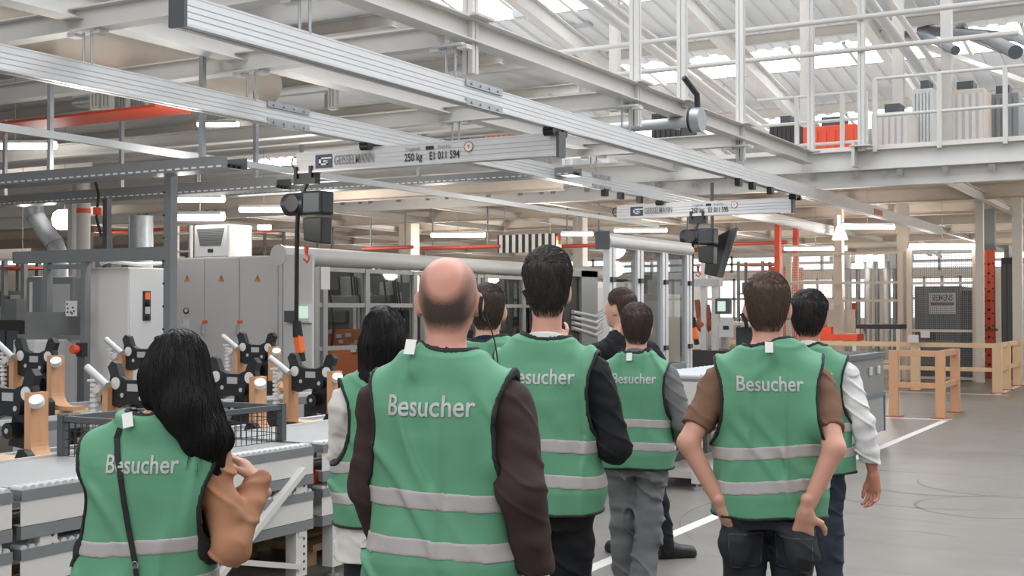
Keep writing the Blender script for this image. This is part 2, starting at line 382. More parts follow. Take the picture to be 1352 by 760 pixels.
for px in (794, 815, 840):
    q = onX(px, 255, RX2); MB().box(RX2+.02, RX2+.10, q.y-.06, q.y+.06, ZRT-RH-.11, ZRT-RH).build('end_stop', M['black'], r2)
def bridge(label, Y, x0, x1, zt, h, code):
    t = thing('crane_bridge', label, 'crane bridge', (x0, Y, zt-h))
    w = .11
    b = MB(); b.extr([(x0, Y-u, zt-h+v) for u, v in rail_profile(w, h)], (x1-x0, 0, 0)); b.build('girder', M['alu'], t)
    MB().box(x1, x1+.035, Y-w/2-.02, Y+w/2+.02, zt-h-.02, zt+.004).build('end_cap', M['dsteel'], t)
    MB().tube([(x0, Y, zt-.03), (x0-.09, Y, zt-.05), (x0-.11, Y, zt-.12), (x0-.07, Y, zt-.18), (x0, Y, zt-.19)], .009).build('end_stop_loop', M['black'], t)
    for rx in (RX1, RX2):
        b = MB(); b.box(rx-.05, rx+.05, Y-.05, Y+.05, zt, ZRT-RH+.01)
        for s in (-1, 1): b.cyl((rx-.06, Y+s*.12, ZRT-RH-.03), (rx+.06, Y+s*.12, ZRT-RH-.03), .05); 
        b.box(rx-.04, rx+.04, Y-.2, Y+.2, zt+.02, zt+.07); b.build('trolley', M['black'], t)
    yf = Y-w/2-.0065; L = x1-x0; ux, uz = Vector((1, 0, 0)), Vector((0, 0, 1)); zc = zt-h*.52
    # G emblem: rounded dark blue block with a light G cut
    lx = x0+L*.085; b = MB(); b.box(lx, lx+.24, yf-.001, yf+.004, zc-.075, zc+.085); b.build('emblem', M['blue'], t)
    b = MB(); yy = yf-.002
    for bx in ((.055, .24, .030, .05), (.055, .085, -.04, .05), (.055, .19, -.04, -.02), (.16, .19, -.04, .01), (.12, .19, -.005, .015)):
        b.box(lx+bx[0], lx+bx[1], yy-.001, yy, zc+bx[2], zc+bx[3])
    b.build('emblem_letter', M['cabw'], t)
    lettering('lettering', 'GEISSELMANN', .155, (lx+.27, yf-.001, zc), ux, uz, M['inkg'], t, 'LEFT', .58*L/3.49)
    lettering('lettering', '250 kg', .125, (x0+L*.447, yf-.001, zc-.03), ux, uz, M['ink'], t, 'LEFT', .72*L/3.49)
    lettering('lettering', code, .125, (x0+L*.543, yf-.001, zc-.03), ux, uz, M['ink'], t, 'LEFT', .70*L/3.49)
    lettering('lettering', 'Tragkraft', .055, (x0+L*.45, yf-.001, zc+.066), ux, uz, M['inkg'], t, 'LEFT')
    lettering('lettering', 'Prüf-Nr.', .055, (x0+L*.575, yf-.001, zc+.066), ux, uz, M['inkg'], t, 'LEFT')
    MB().box(x0+L*.53, x0+L*.56, yf-.002, yf, zc+.045, zc+.085).build('small_emblem', M['ink'], t)
    q = x0+L*.69; b = MB(); b.cyl((q, yf-.001, zc+.045), (q, yf+.002, zc+.045), .062, n=8); b.build('seal', M['rust'], t)
    b = MB(); b.cyl((q, yf-.003, zc+.045), (q, yf, zc+.045), .05, n=8); b.build('seal_face', M['cabw'], t)
    lettering('lettering', '9', .06, (q, yf-.004, zc+.045), ux, uz, M['rust'], t)
    return t
B1 = (-9.42, -5.93, 11.4, 3.5); B2 = (-9.2, -6.03, 19.95, 3.5)
bridge('nearer crane bridge marked E1 011 594, hung across both rails', B1[2], B1[0], B1[1], B1[3], .245, 'E1 011 594')
bridge('farther crane bridge marked E1 011 595, hung across both rails', B2[2], B2[0], B2[1], B2[3], .245, 'E1 011 595')
def hoist(label, x, Y, zt, zend, hx=0):
    t = thing('chain_hoist', label, 'hoist', (x, Y, zt))
    MB().box(x-.16, x+.16, Y-.05, Y+.05, zt-.13, zt).box(x-.13, x-.09, Y-.08, Y+.08, zt-.06, zt+.08).box(x+.09, x+.13, Y-.08, Y+.08, zt-.06, zt+.08).build('trolley', M['black'], t)
    MB().tube([(x, Y, zt-.12), (x-.05, Y, zt-.2), (x-.04, Y, zt-.26)], .03).build('suspension_hook', M['dsteel'], t)
    MB().cyl((x-.26, Y-.02, zt-.36), (x+.05, Y-.02, zt-.36), .135, n=20).cyl((x-.29, Y-.02, zt-.36), (x-.26, Y-.02, zt-.36), .115, n=20).build('motor', M['hoist'], t)
    MB().cyl((x-.10, Y-.16, zt-.36), (x-.10, Y-.13, zt-.36), .10, n=18).build('motor_cover', M['black'], t)
    MB().box(x+.04, x+.33, Y-.15, Y+.11, zt-.50, zt-.22).build('gear_case', M['hoist'], t, bevel=.03)
    b = MB(); b.extr([(x+.03, Y-.12, zt-.53), (x+.32, Y-.12, zt-.53), (x+.31, Y-.12, zt-.84), (x+.05, Y-.12, zt-.80)], (0, .2, 0)); b.build('chain_bag', M['black'], t, bevel=.015)
    b = MB()
    for i in range(16): b.tube([(x-.01, Y+.01, zt-.50-.022*i), (x-.01+(.012 if i % 2 else 0), Y+.01+(0 if i % 2 else .012), zt-.51-.022*i), (x-.01, Y+.01, zt-.525-.022*i)], .006, 5)
    b.build('chain', M['steel'], t)
    MB().cyl((x-.01, Y+.01, zt-.86), (x-.01, Y+.01, zt-.95), .03, .02).tube([(x-.01, Y+.01, zt-.95), (x+.035, Y+.01, zt-1.0), (x+.0, Y+.01, zt-1.05), (x-.05, Y+.01, zt-1.01)], .014).build('load_hook', M['red'], t)
    px = x-.08
    MB().tube([(px, Y-.06, zt-.45), (px, Y-.08, zt-.7), (px-.005, Y-.08, zend+.28)], .026).build('pendant_cable', M['rubber'], t)
    h = MB().cyl((px, Y-.08, zend+.28), (px+.02, Y-.08, zend+.10), .05, .062, n=12).build('pendant_sleeve', M['rubber'], t)
    b = MB(); b.bar((px+.02, Y-.08, zend+.12), (px+.065, Y-.085, zend-.1), .10, .085, (0, 1, 0)); b.build('pendant_grip', M['orange'], t, bevel=.015)
    MB().bar((px+.065, Y-.085, zend-.09), (px+.085, Y-.085, zend-.19), .075, .07, (0, 1, 0)).build('pendant_tip', M['rubber'], t, bevel=.01)
    return t
hx = onY(405, 262, B1[2]).x; hoist('chain hoist with a long black pendant control on the nearer crane bridge', hx, B1[2], B1[3]-.245, onY(395, 455, B1[2]).z)
hx2 = onY(922, 300, B2[2]).x; hoist('chain hoist with a long black pendant control on the farther crane bridge', hx2, B2[2], B2[3]-.245, onY(914, 440, B2[2]).z)
# thin rail running along the far side
X3 = -10.15; z3 = onX(500, 243, X3).z
tag(MB().bar((X3, 3, z3), (X3, 24, z3), .06, .075).build('support_rail', M['alud']), 'thin light metal rail running diagonally below the crane bridges', 'rail')
# ------------------------------------------------------------------ roller conveyor line, two levels
XN, XF = -4.72, -5.60
rl_ = MB(); rl_.cyl((0, 0, 0), (-.075, 0, 0), .0195, n=10)
roller0 = None
def conveyor(label, y0, n=46, pitch=.0455, xn=XN, xf=XF, zt=(.825, .555), group=None):
    global roller0
    y1 = y0+n*pitch; t = thing('roller_conveyor', label, 'conveyor', (xn, y0, 0), group=group)
    for z in zt:
        MB().box(xn-.004, xn, y0, y1, z-.165, z-.025).box(xn-.05, xn-.004, y0, y1, z-.165, z-.16).build('side_panel', M['white'], t)
        MB().box(xn-.09, xn+.006, y0, y1, z-.05, z-.001).build('wheel_track', M['gsteel'], t)
        MB().box(xn-.03, xn+.004, y0, y1, z-.225, z-.168).build('lower_channel', M['gsteel'], t)
        MB().box(xf, xn-.095, y0, y1, z-.012, z+.006).build('bed_plate', M['bed'], t)
        MB().box(xf-.02, xf, y0, y1, z-.165, z+.02).build('far_side_panel', M['white2'], t)
        for i in range(n):
            if roller0 is None:
                b = MB(); b.v = [(v[0]+xn-.006, v[1]+y0+pitch*.5, v[2]+z-.002) for v in rl_.v]; b.f = rl_.f; b.sm = rl_.sm
                roller0 = b.build('roller', M['alu'], t); roller0.data.transform(Matrix.Translation(-Vector((-.006, pitch*.5, z-.002)))); roller0.location = (-.006, pitch*.5, z-.002)
            else:
                c = roller0.copy(); COL.objects.link(c); c.parent = t; c.location = (-.006, pitch*(i+.5), z-.002)
    for x in (xn-.045, xf+.05):
        for y in (y0+.16, y1-.10):
            b = MB(); b.box(x-.04, x+.04, y-.05, y+.05, .06, zt[0]-.11)
            for i in range(14):
                zz = .1+i*.045
                b.cyl((x+.0405, y-.022, zz), (x+.0395, y-.022, zz), .008, n=6)
            lg_ = b.build('leg', M['white'], t)
            MB().cyl((x, y, .012), (x, y, .07), .012).cyl((x, y, 0), (x, y, .016), .04).build('levelling_foot', M['steel'], lg_)
            b = MB()
            for i in range(14): b.cyl((x+.0395, y+.022, .1+i*.045), (x+.0412, y+.022, .1+i*.045), .009, n=8)
            b.build('hole_pattern', M['dark'], lg_)
    xb = xn+.01
    MB().bar((xb, y1-.12, .70), (xb, y1-.98, .10), .035, .075, (1, 0, 0)).build('diagonal_brace', M['white'], t)
    MB().bar((xb-.03, y1-.12, .12), (xb-.03, y1-.9, .30), .03, .07, (1, 0, 0)).build('lower_brace', M['white2'], t)
    for y in (y0+.16, y1-.10): MB().box(xf, xn, y-.03, y+.03, zt[1]-.26, zt[1]-.20).build('cross_bar', M['white2'], t)
    return t
MODS = [('roller conveyor module in front of the woman at the left edge', 1.62), ('roller conveyor module between the camel-coated woman and the white perforated leg', 3.76),
        ('roller conveyor module right behind the woman in the cream coat', 5.94), ('roller conveyor module farther on, behind the bald man', 8.10), ('roller conveyor module seen between the tall man and the grey jeans', 10.26), ('last roller conveyor module, nearest the glass cell', 12.42)]
for lb, y in MODS: conveyor(lb, y)
# wider transfer table at the end
tt = thing('transfer_table', 'white transfer table with a dark roller top at the right end of the conveyor', 'conveyor', (-4.1, 10.6, 0))
MB().box(-4.6, -4.05, 10.5, 13.1, .55, .99).build('side_panel', M['white'], tt)
MB().box(-4.6, -4.05, 10.5, 13.1, .99, 1.02).build('edge_strip', M['gsteel'], tt)
for i in range(20): MB().cyl((-4.6, 10.6+i*.125, 1.03), (-4.06, 10.6+i*.125, 1.03), .03, n=8).build('roller', M['alud'], tt)
for x, y in ((-4.1, 10.6), (-4.1, 13.0), (-4.55, 10.6), (-4.55, 13.0)):
    l_ = MB().box(x-.04, x+.04, y-.04, y+.04, .06, .55).build('leg', M['white'], tt); MB().cyl((x, y, 0), (x, y, .03), .05).cyl((x, y, .02), (x, y, .08), .015).build('levelling_foot', M['steel'], l_)
MB().box(-4.56, -4.1, 10.6, 12.96, .10, .16).build('lower_frame', M['white2'], tt)
# boxes riding on the lower level
for lb, y, c, m in (('orange part with springs lying on the lower conveyor level', 5.15, .16, 'rust'), ('small dark crate on the lower conveyor level beside the orange part', 4.85, .13, 'dark'), ('flat red tray on the lower conveyor level by the cream coat', 6.25, .2, 'red')):
    t = thing('work_tray', lb, 'tray', (-4.98, y, .565))
    MB().box(-5.15, -4.86, y-c, y+c, .565, .60).build('tray_base', M[m], t)
    b = MB()
    for i in range(6): b.cyl((-4.87, y-c+.03+i*(2*c-.06)/5, .60), (-4.87, y-c+.03+i*(2*c-.06)/5, .65), .018, n=8)
    b.build('spring_row', M['yel' if m != 'red' else 'red'], t)
# pallets on the floor under the line
for i, (x, y, lb) in enumerate(((-5.6, 6.6, 'wooden pallet on the floor under the conveyor, near the cream coat'), (-5.7, 8.6, 'wooden pallet on the floor under the conveyor, farther back'), (-5.55, 4.6, 'wooden pallet on the floor under the conveyor behind the diagonal brace'))):
    t = thing('pallet', lb, 'pallet', (x, y, 0))
    for k_ in range(5): MB().box(x-.6+k_*.265, x-.6+k_*.265+.14, y-.4, y+.4, .122, .144).build('deck_board', M['pallet'], t)
    for j in range(3): MB().box(x-.6, x+.6, y-.4+j*.35, y-.3+j*.35, .1, .122).build('stringer_board', M['pallet'], t)
    for a in (-.55, 0, .5):
        for c in (-.35, 0, .35): MB().box(x+a-.05, x+a+.05, y+c-.05, y+c+.05, 0, .1).build('block', M['pallet'], t)
# ------------------------------------------------------------------ second line with the black brackets in wooden cradles
t = thing('carrier_line', 'low grey conveyor bed under the wooden cradles', 'conveyor', (-6.4, 3, 0))
MB().box(-7.05, -5.72, 2.2, 12.0, .60, .665).build('bed', M['gsteel'], t)
for x in (-7.0, -6.75, -6.05, -5.8): MB().box(x-.03, x+.03, 2.2, 12.0, .665, .69).build('guide_rail', M['alu'], t)
for y in (3, 6, 9, 11.6):
    for x in (-6.9, -5.85): MB().box(x-.05, x+.05, y-.05, y+.05, 0, .6).build('leg', M['dsteel'], t)
t = thing('carrier_line', 'farther grey conveyor bed under the back row of cradles', 'conveyor', (-8.3, 3, 0))
MB().box(-8.9, -7.75, 3.2, 11.2, .72, .79).build('bed', M['gsteel'], t)
for x in (-8.8, -7.85): MB().box(x-.03, x+.03, 3.2, 11.2, .79, .82).build('guide_rail', M['alu'], t)
for y in (4, 7.5, 10.8):
    for x in (-8.75, -7.9): MB().box(x-.05, x+.05, y-.05, y+.05, 0, .72).build('leg', M['dsteel'], t)
def cradle_proto(label):
    t = thing('wooden_cradle', label, 'cradle', (0, 0, 0), group='wooden cradles holding black brackets')
    b = MB(); b.extr([(-.36, -.16, 0), (.36, -.16, 0), (.36, -.16, .10), (.32, -.16, .13), (.27, -.16, .13), (.22, -.16, .045), (-.22, -.16, .045), (-.27, -.16, .13), (-.32, -.16, .13), (-.36, -.16, .10)], (0, .05, 0)); b.build('base_bar', M['black'], t)
    MB().box(-.36, .36, -.11, .22, 0, .03).build('base_plate', M['woodp'], t)
    for s in (-1, 1):
        pr = [(0, .03), (.0, .46), (.055, .46), (.055, .16)]
        for i in range(7):
            a = math.pi*(1+i/12); pr.append((.055+.10+.10*math.cos(a), .16+.10*math.sin(a)))
        pr += [(.30, .06), (.30, .03)]
        x0 = s*.20
        b = MB(); b.extr([(x0+s*u, -.06, v) for u, v in pr], (0, .13, 0)); b.build('post', M['wood'], t)
        MB().cyl((x0+s*.06, .0, .41), (x0+s*.10, -.05, .395), .030, n=14).cyl((x0+s*.10, -.05, .395), (x0+s*.115, -.07, .425), .043, n=14).build('white_pad', M['cabw'], t)
    out = [(-.22, .30), (-.13, .28), (-.05, .31), (.05, .31), (.13, .27), (.22, .30), (.235, .42), (.22, .50), (.245, .56), (.21, .60), (.16, .585), (.125, .50), (.06, .475), (-.06, .475), (-.125, .50), (-.16, .585), (-.21, .60), (-.245, .56), (-.22, .50), (-.235, .42)]
    b = MB(); b.extr([(x, -.02, z) for x, z in out], (0, .05, 0)); br = b.build('bracket', M['black'], t)
    for s in (-1, 1): MB().cyl((s*.165, -.027, .45), (s*.165, .037, .45), .042, n=18).build('opening', M['cabw'], br)
    MB().box(-.05, .05, -.026, .036, .40, .45).build('window', M['alud'], br)
    b = MB(); b.extr([(-.06, .03, .12), (.15, .03, .10), (.17, .03, .30), (-.02, .03, .32)], (0, .09, 0)); b.cyl((.03, -.05, .22), (.03, .12, .22), .05); b.cyl((.12, -.06, .36), (.12, .1, .36), .04); b.build('lower_arm', M['black'], t)
    b = MB(); 
    for px_, y_, z_ in ((.03, -.052, .22), (.12, -.062, .36), (-.1, -.022, .37)): MB().cyl((px_, y_, z_), (px_, y_-.005, z_), .016).build('bolt_head', M['alu'], t)
    MB().cyl((-.36, -.1, .56), (-.16, -.1, .44), .026, n=12).build('locking_rod', M['alu'], t)
    b = MB()
    for i in range(9): b.cyl((-.33, -.06, .14+i*.036), (-.33, -.06, .16+i*.036), .030, n=10)
    b.cyl((-.33, -.06, .03), (-.33, -.06, .47), .014); b.box(-.37, -.28, -.09, -.03, .46, .475); b.build('spring_column', M['cabw'], t)
    return t
C0 = None
lab1 = ['wooden cradle with black bracket at the left picture edge', 'wooden cradle with black bracket behind the corner of the mesh cage', 'wooden cradle with black bracket right beside the long-haired woman', 'wooden cradle with black bracket just under the orange pendant grip', 'wooden cradle with black bracket farther on, by the glass door']
lab2 = ['back-row wooden cradle with black bracket in front of the white cabinet, left end', 'back-row wooden cradle with black bracket in front of the white cabinet, right end', 'back-row wooden cradle with black bracket behind the long-haired woman', 'back-row wooden cradle with black bracket in front of the grey cabinet doors']
spots = [(-6.4, 5.02, .69), (-6.4, 6.02, .69), (-6.4, 7.0, .69), (-6.4, 7.92, .69), (-6.4, 9.3, .69)]
sp2 = [(-8.3, 5.6, .82), (-8.3, 6.75, .82), (-8.3, 7.9, .82), (-8.3, 9.4, .82)]
for (x, y, z), lb in zip(spots+sp2, lab1+lab2):
    if C0 is None: C0 = cradle_proto(lb); C0.location = (x, y, z)
    else: dup(C0, (x, y, z), label=lb)
# mesh cage standing on the near conveyor
t = thing('mesh_cage', 'low grey wire mesh cage with square corner posts standing on the conveyor bed', 'cage', (-5.3, 5.3, .83))
cx0, cx1, cy0, cy1, cz0, cz1 = -5.58, -5.05, 4.72, 5.95, .832, 1.05
cs = [(cx0, cy0), (cx1, cy0), (cx1, cy1), (cx0, cy1)]
for x, y in cs: MB().box(x-.022, x+.022, y-.022, y+.022, cz0, cz1+.012).build('post', M['dsteel'], t)
for i in range(4):
    a, c = Vector(cs[i]+(cz1-.01,)), Vector(cs[(i+1) % 4]+(cz1-.01,))
    MB().bar(a, c, .03, .03).build('top_rail', M['dsteel'], t)
    u = c-a; MB().grid(a-Vector((0, 0, cz1-.01-cz0)), u, Vector((0, 0, cz1-.03-cz0)), max(4, int(u.length/.045)), 4, .0035).build('mesh_panel', M['black'], t)
# ------------------------------------------------------------------ cabinets, frames and ducts at the left
YC = 12.83
xc0, xc1 = onY(231, 400, YC).x, onY(366, 400, YC).x; ztc = onY(300, 338.5, YC).z
t = thing('control_cabinet', 'tall grey three-door electrical cabinet with orange warning triangles', 'cabinet', (xc0, YC, 0))
MB().box(xc0, xc1, YC+.02, YC+.55, .1, ztc).build('body', M['cab'], t, bevel=.01)
MB().box(xc0+.02, xc1-.02, YC+.05, YC+.5, 0, .1).build('plinth', M['dsteel'], t)
ex = [onY(p_, 400, YC).x for p_ in (231, 270.5, 316.5, 366)]
for i in range(3):
    a, c = ex[i]+.008, ex[i+1]-.008
    dr = MB().box(a, c, YC-.012, YC+.02, .13, ztc-.02).build('door', M['cab'], t, bevel=.006)
    q = onY((248, 293, 341)[i], 367, YC); b = MB()
    b.add([(q.x-.062, YC-.014, q.z-.05), (q.x+.062, YC-.014, q.z-.05), (q.x, YC-.014, q.z+.06)], [(0, 1, 2)]); b.build('warning_triangle', M['yel'], dr)
    b = MB(); b.add([(q.x-.012, YC-.0155, q.z-.03), (q.x+.02, YC-.0155, q.z+.0), (q.x+.004, YC-.0155, q.z+.004), (q.x+.012, YC-.0155, q.z+.034), (q.x-.014, YC-.0155, q.z+.0), (q.x+.002, YC-.0155, q.z-.003)], [(0, 1, 2, 5), (2, 3, 4, 5)]); b.build('warning_flash', M['ink'], dr)
    if i < 2:
        q = onY((271.5, 317.5)[i], 425, YC); MB().box(q.x-.05, q.x+.05, YC-.016, YC-.013, q.z-.02, q.z+.025).build('orange_sticker', M['orange'], dr)
        MB().box(c-.035, c-.01, YC-.05, YC-.012, q.z-.17, q.z-.03).build('handle', M['alud'], dr)
    else: MB().box(c-.03, c-.008, YC-.03, YC-.012, 1.2, 1.4).build('handle', M['alud'], dr)
    if i == 0:
        q = onY(247, 410, YC); MB().cyl((q.x, YC-.03, q.z), (q.x, YC-.012, q.z), .045, n=18).build('rotary_switch', M['ink'], dr); MB().cyl((q.x+.01, YC-.034, q.z+.005), (q.x+.01, YC-.03, q.z+.005), .03, n=14).build('switch_dial', M['cabw'], dr)
        q = onY(247, 427, YC); MB().box(q.x-.055, q.x+.055, YC-.016, YC-.013, q.z-.06, q.z+.06).build('rating_plate', M['cabw'], dr)
        q = onY(246, 442, YC); MB().cyl((q.x, YC-.06, q.z), (q.x, YC-.012, q.z), .05, n=16).build('main_switch', M['ink'], dr)
# cooling unit on top
ya = YC+.12; a0, a1 = onY(257, 320, ya).x, onY(302, 320, ya).x; yb = min(onX(333, 320, a1).y, YC+1.3); za = onY(280, 296, ya).z
t = thing('cooling_unit', 'grey and white cooling unit with slatted grille on top of the grey cabinet', 'cooling unit', (a0, ya, ztc))
MB().box(a0, a1, ya, yb, ztc, za).build('housing', M['cabw'], t, bevel=.02)
w_ = a1-a0; MB().box(a0+.01, a1-.01, ya-.02, ya, ztc+.01, za-.01).build('front_panel', M['cab'], t, bevel=.01)
gz0, gz1 = ztc+.18*(za-ztc)+.08, za-.06
MB().extr([(a0+.06, ya-.022, gz1), (a1-.06, ya-.022, gz1), (a1-.13, ya-.022, gz0), (a0+.13, ya-.022, gz0)], (0, .003, 0)).build('grille_recess', M['dsteel'], t)
for i in range(10):
    z = gz0+(gz1-gz0)*(i+.5)/10; e = .13-.07*(i+.5)/10; MB().box(a0+e, a1-e, ya-.03, ya-.022, z-.008, z+.006).build('slat', M['gsteel'], t)
MB().box((a0+a1)/2-.05, (a0+a1)/2+.05, ya-.025, ya-.02, ztc+.07, ztc+.12).build('display', M['ink'], t)
# panel with operator screen right of the cabinet
p0, p1 = onY(374, 400, YC-.05).x, onY(412, 400, YC-.05).x
t = thing('operator_panel', 'grey upright panel with a small lit screen between cabinet and glass cell', 'panel', (p0, YC-.05, 0))
MB().box(p0, p1, YC-.05, YC+.0, 0, ztc).build('sheet', M['cab'], t)
for x in (p0-.04, p0-.12): MB().box(x-.03, x+.03, YC-.06, YC, 0, ztc).build('post', M['alu'], t)
q = onY(401, 415, YC-.1); s_ = MB().box(q.x-.11, q.x+.11, YC-.12, YC-.05, q.z-.11, q.z+.13).build('screen_case', M['cab'], t, bevel=.01); MB().box(q.x-.08, q.x+.09, YC-.122, YC-.12, q.z-.05, q.z+.11).build('display', M['screen'], s_)
MB().box(q.x-.30, q.x-.12, YC-.14, YC-.05, q.z-.1, q.z+.05).build('connector', M['dsteel'], t)
# white cabinet
XW, YW = -10.35, onX(170, 352, -10.35).y
zw = onX(170, 352.5, XW).z; xw0 = onY(115.5, 400, YW).x; yw1 = onX(217, 354, XW).y
t = thing('control_cabinet', 'tall white cabinet with push buttons on its grey side', 'cabinet', (xw0, YW, 0))
MB().box(xw0, XW-.004, YW, yw1, 0, zw).build('body', M['cabw'], t, bevel=.008)
MB().box(XW-.004, XW+.004, YW+.01, yw1, .02, zw-.01).build('side_door', M['cab'], t)
for z0, m in ((onX(193, 394, XW).z, 'orange'), (onX(193, 413, XW).z, 'alud')):
    y = onX(193, 400, XW).y; bp_ = MB().box(XW+.004, XW+.014, y-.055, y+.055, z0-.085, z0+.085).build('button_plate', M['ink'], t)
    MB().box(XW+.014, XW+.02, y-.03, y+.04, z0-.01, z0+.07).build('button_label', M[m], bp_); MB().cyl((XW+.014, y, z0-.05), (XW+.035, y, z0-.05), .022).build('push_button', M['rubber'], bp_)
MB().tube([(xw0+.1, YW+.1, zw+.05), (XW-.45, YW+.12, zw+.08), (XW-.1, YW+.2, zw+.04), (XW-.05, yw1, zw+.06)], .022).build('cable_conduit', M['cabw'], t)
# galvanised frame: post and beam
YP = 9.45
pp = onY(226, 235, YP); zp = onY(226, 226, YP).z
t = thing('steel_frame', 'grey galvanised portal frame, its tall post in front of the grey cabinet', 'frame', (pp.x, YP, 0))
MB().box(pp.x-.055, pp.x+.045, YP-.05, YP+.05, 0, zp).build('post', M['gsteel'], t)
b = MB()
for i in range(8): b.cyl((pp.x-.05, YP-.052, 1.2+i*.24), (pp.x-.05, YP-.058, 1.2+i*.24), .012, n=8)
b.build('bolt_row', M['ink'], t)
zb0, zb1 = onY(120, 345.5, YP).z, onY(120, 329, YP).z; xb0 = onY(20, 337, YP).x
MB().box(xb0, pp.x-.05, YP-.04, YP+.04, zb0, zb1).build('beam', M['gsteel'], t)
for px in (62, 112):
    x = onY(px, 400, YP).x; MB().box(x-.035, x+.035, YP-.03, YP+.05, 0, zb0).build('leg', M['gsteel'], t)
x6, x11 = onY(62, 400, YP).x, onY(112, 400, YP).x
for py in (445, 352): z = onY(80, py, YP).z; MB().box(onY(25, 445, YP).x if py == 445 else x6, x11, YP-.02, YP+.03, z-.025, z+.025).build('cross_rail', M['gsteel'], t)
# sign board hung on it
q = onY(95, 407, YP-.06); t = thing('notice_board', 'white notice board with black marks on the grey frame', 'board', (q.x, YP-.06, q.z))
MB().box(q.x-.085, q.x+.085, YP-.075, YP-.06, q.z-.085, q.z+.085).build('board', M['cabw'], t)
b = MB()
for dx, dz in ((-.05, .0), (-.05, -.04), (.0, -.04), (.03, .01), (.05, -.03), (.02, -.055), (-.06, .05)): b.box(q.x+dx-.012, q.x+dx+.012, YP-.077, YP-.075, q.z+dz-.01, q.z+dz+.01)
b.build('printed_marks', M['ink'], t)
# grey vessel and box behind the frame
YV = 11.2
x0, x1 = onY(66, 400, YV).x, onY(96, 400, YV).x; t = thing('filter_unit', 'grey filter box standing behind the frame below the bent duct', 'filter', (x0, YV, 0)); z0, z1 = onY(80, 470, YV).z, onY(80, 365, YV).z
MB().box(x0, x1, YV, YV+.5, 0, z1).build('housing', M['gsteel'], t, bevel=.02); MB().box(x0+.05, x1-.05, YV-.01, YV, z0+.3, z1-.1).build('access_door', M['alud'], t)
x0, x1 = onY(33, 400, YV).x, onY(57, 400, YV).x; t = thing('filter_unit', 'grey rounded cabinet with a bright edge left of the frame', 'filter', (x0, YV, 0))
MB().box(x0, x1, YV, YV+.4, 0, onY(45, 364, YV).z).build('housing', M['gsteel'], t, bevel=.05); MB().box(x0+.1, x0+.15, YV-.012, YV, onY(45, 425, YV).z, onY(45, 372, YV).z).build('trim_strip', M['cabw'], t)
# bent galvanised duct
YD = 12.2
pts = [onY(44, 268, YD), onY(47, 285, YD), onY(60, 306, YD), onY(72, 322, YD), onY(77, 334, YD), onY(78, 350, YD), onY(78, 372, YD)]
t = thing('air_duct', 'bent round galvanised duct dropping behind the frame', 'duct', pts[-1])
MB().tube(pts, .13, 20).build('pipe', M['steel'], t)
for i in (1, 3, 5): d_ = (pts[i+1]-pts[i-1]).normalized(); MB().cyl(pts[i]-d_*.02, pts[i]+d_*.02, .138, n=20).build('seam_ring', M['steel'], t)
MB().cyl(pts[0]+Vector((0, 0, .0)), pts[0]+Vector((0, 0, .05)), .17, n=20).build('top_collar', M['cabw'], t)
# round and square columns behind
YK = 16.5
for px, w_, py, m, lb in ((110, .13, 268, 'white', 'round white column behind the frame, with a red band'), (95, .12, 262, 'cab', 'blue-grey square column left of the white column'), (186, .22, 285, 'steel', 'shiny round steel vessel behind the white cabinet'), (173, .07, 292, 'black', 'dark slim box column beside the shiny vessel')):
    q = onY(px, 330, YK); zt_ = 4.3 if m in ('white', 'cab') else onY(px, py, YK).z; b = MB()
    if m in ('white', 'steel'): b.cyl((q.x, YK, 0), (q.x, YK, zt_), w_, n=24)
    else: b.box(q.x-w_/2, q.x+w_/2, YK-w_/2, YK+w_/2, 0, zt_)
    o = b.build('column', M[m]); tag(o, lb, 'column')
    if px == 110:
        z = onY(110, 278, YK).z; MB().cyl((q.x, YK, z-.05), (q.x, YK, z+.04), w_+.004, n=24).build('red_band', M['red'], o)
q = onY(141, 350, 11.5); zt_ = onY(141, 262, 11.5).z
t = thing('cable_post', 'dark bolted post with hanging cables beside the white column', 'post', (q.x, 11.5, 0)); MB().box(q.x-.04, q.x+.04, 11.46, 11.54, 0, zt_).build('profile', M['dsteel'], t)
MB().tube([(q.x-.12, 11.4, zt_+.25), (q.x-.05, 11.4, zt_+.05), (q.x-.09, 11.4, zt_-.25), (q.x-.02, 11.42, zt_-.5)], .018).build('cable', M['rubber'], t)
MB().box(q.x-.13, q.x-.05, 11.38, 11.45, zt_-.22, zt_-.12).build('red_connector', M['red'], t)
# white ladder frame behind the cooling unit
YL = 14.6; x0, x1 = onY(234, 320, YL).x, onY(252, 320, YL).x
t = thing('ladder', 'white ladder behind the cooling unit', 'ladder', (x0, YL, 0))
for x in (x0, x1): MB().box(x-.02, x+.02, YL-.03, YL+.03, 0, 3.0).build('stile', M['white'], t)
for i in range(10): MB().box(x0, x1, YL-.015, YL+.015, .25+i*.29, .28+i*.29).build('rung', M['white'], t)
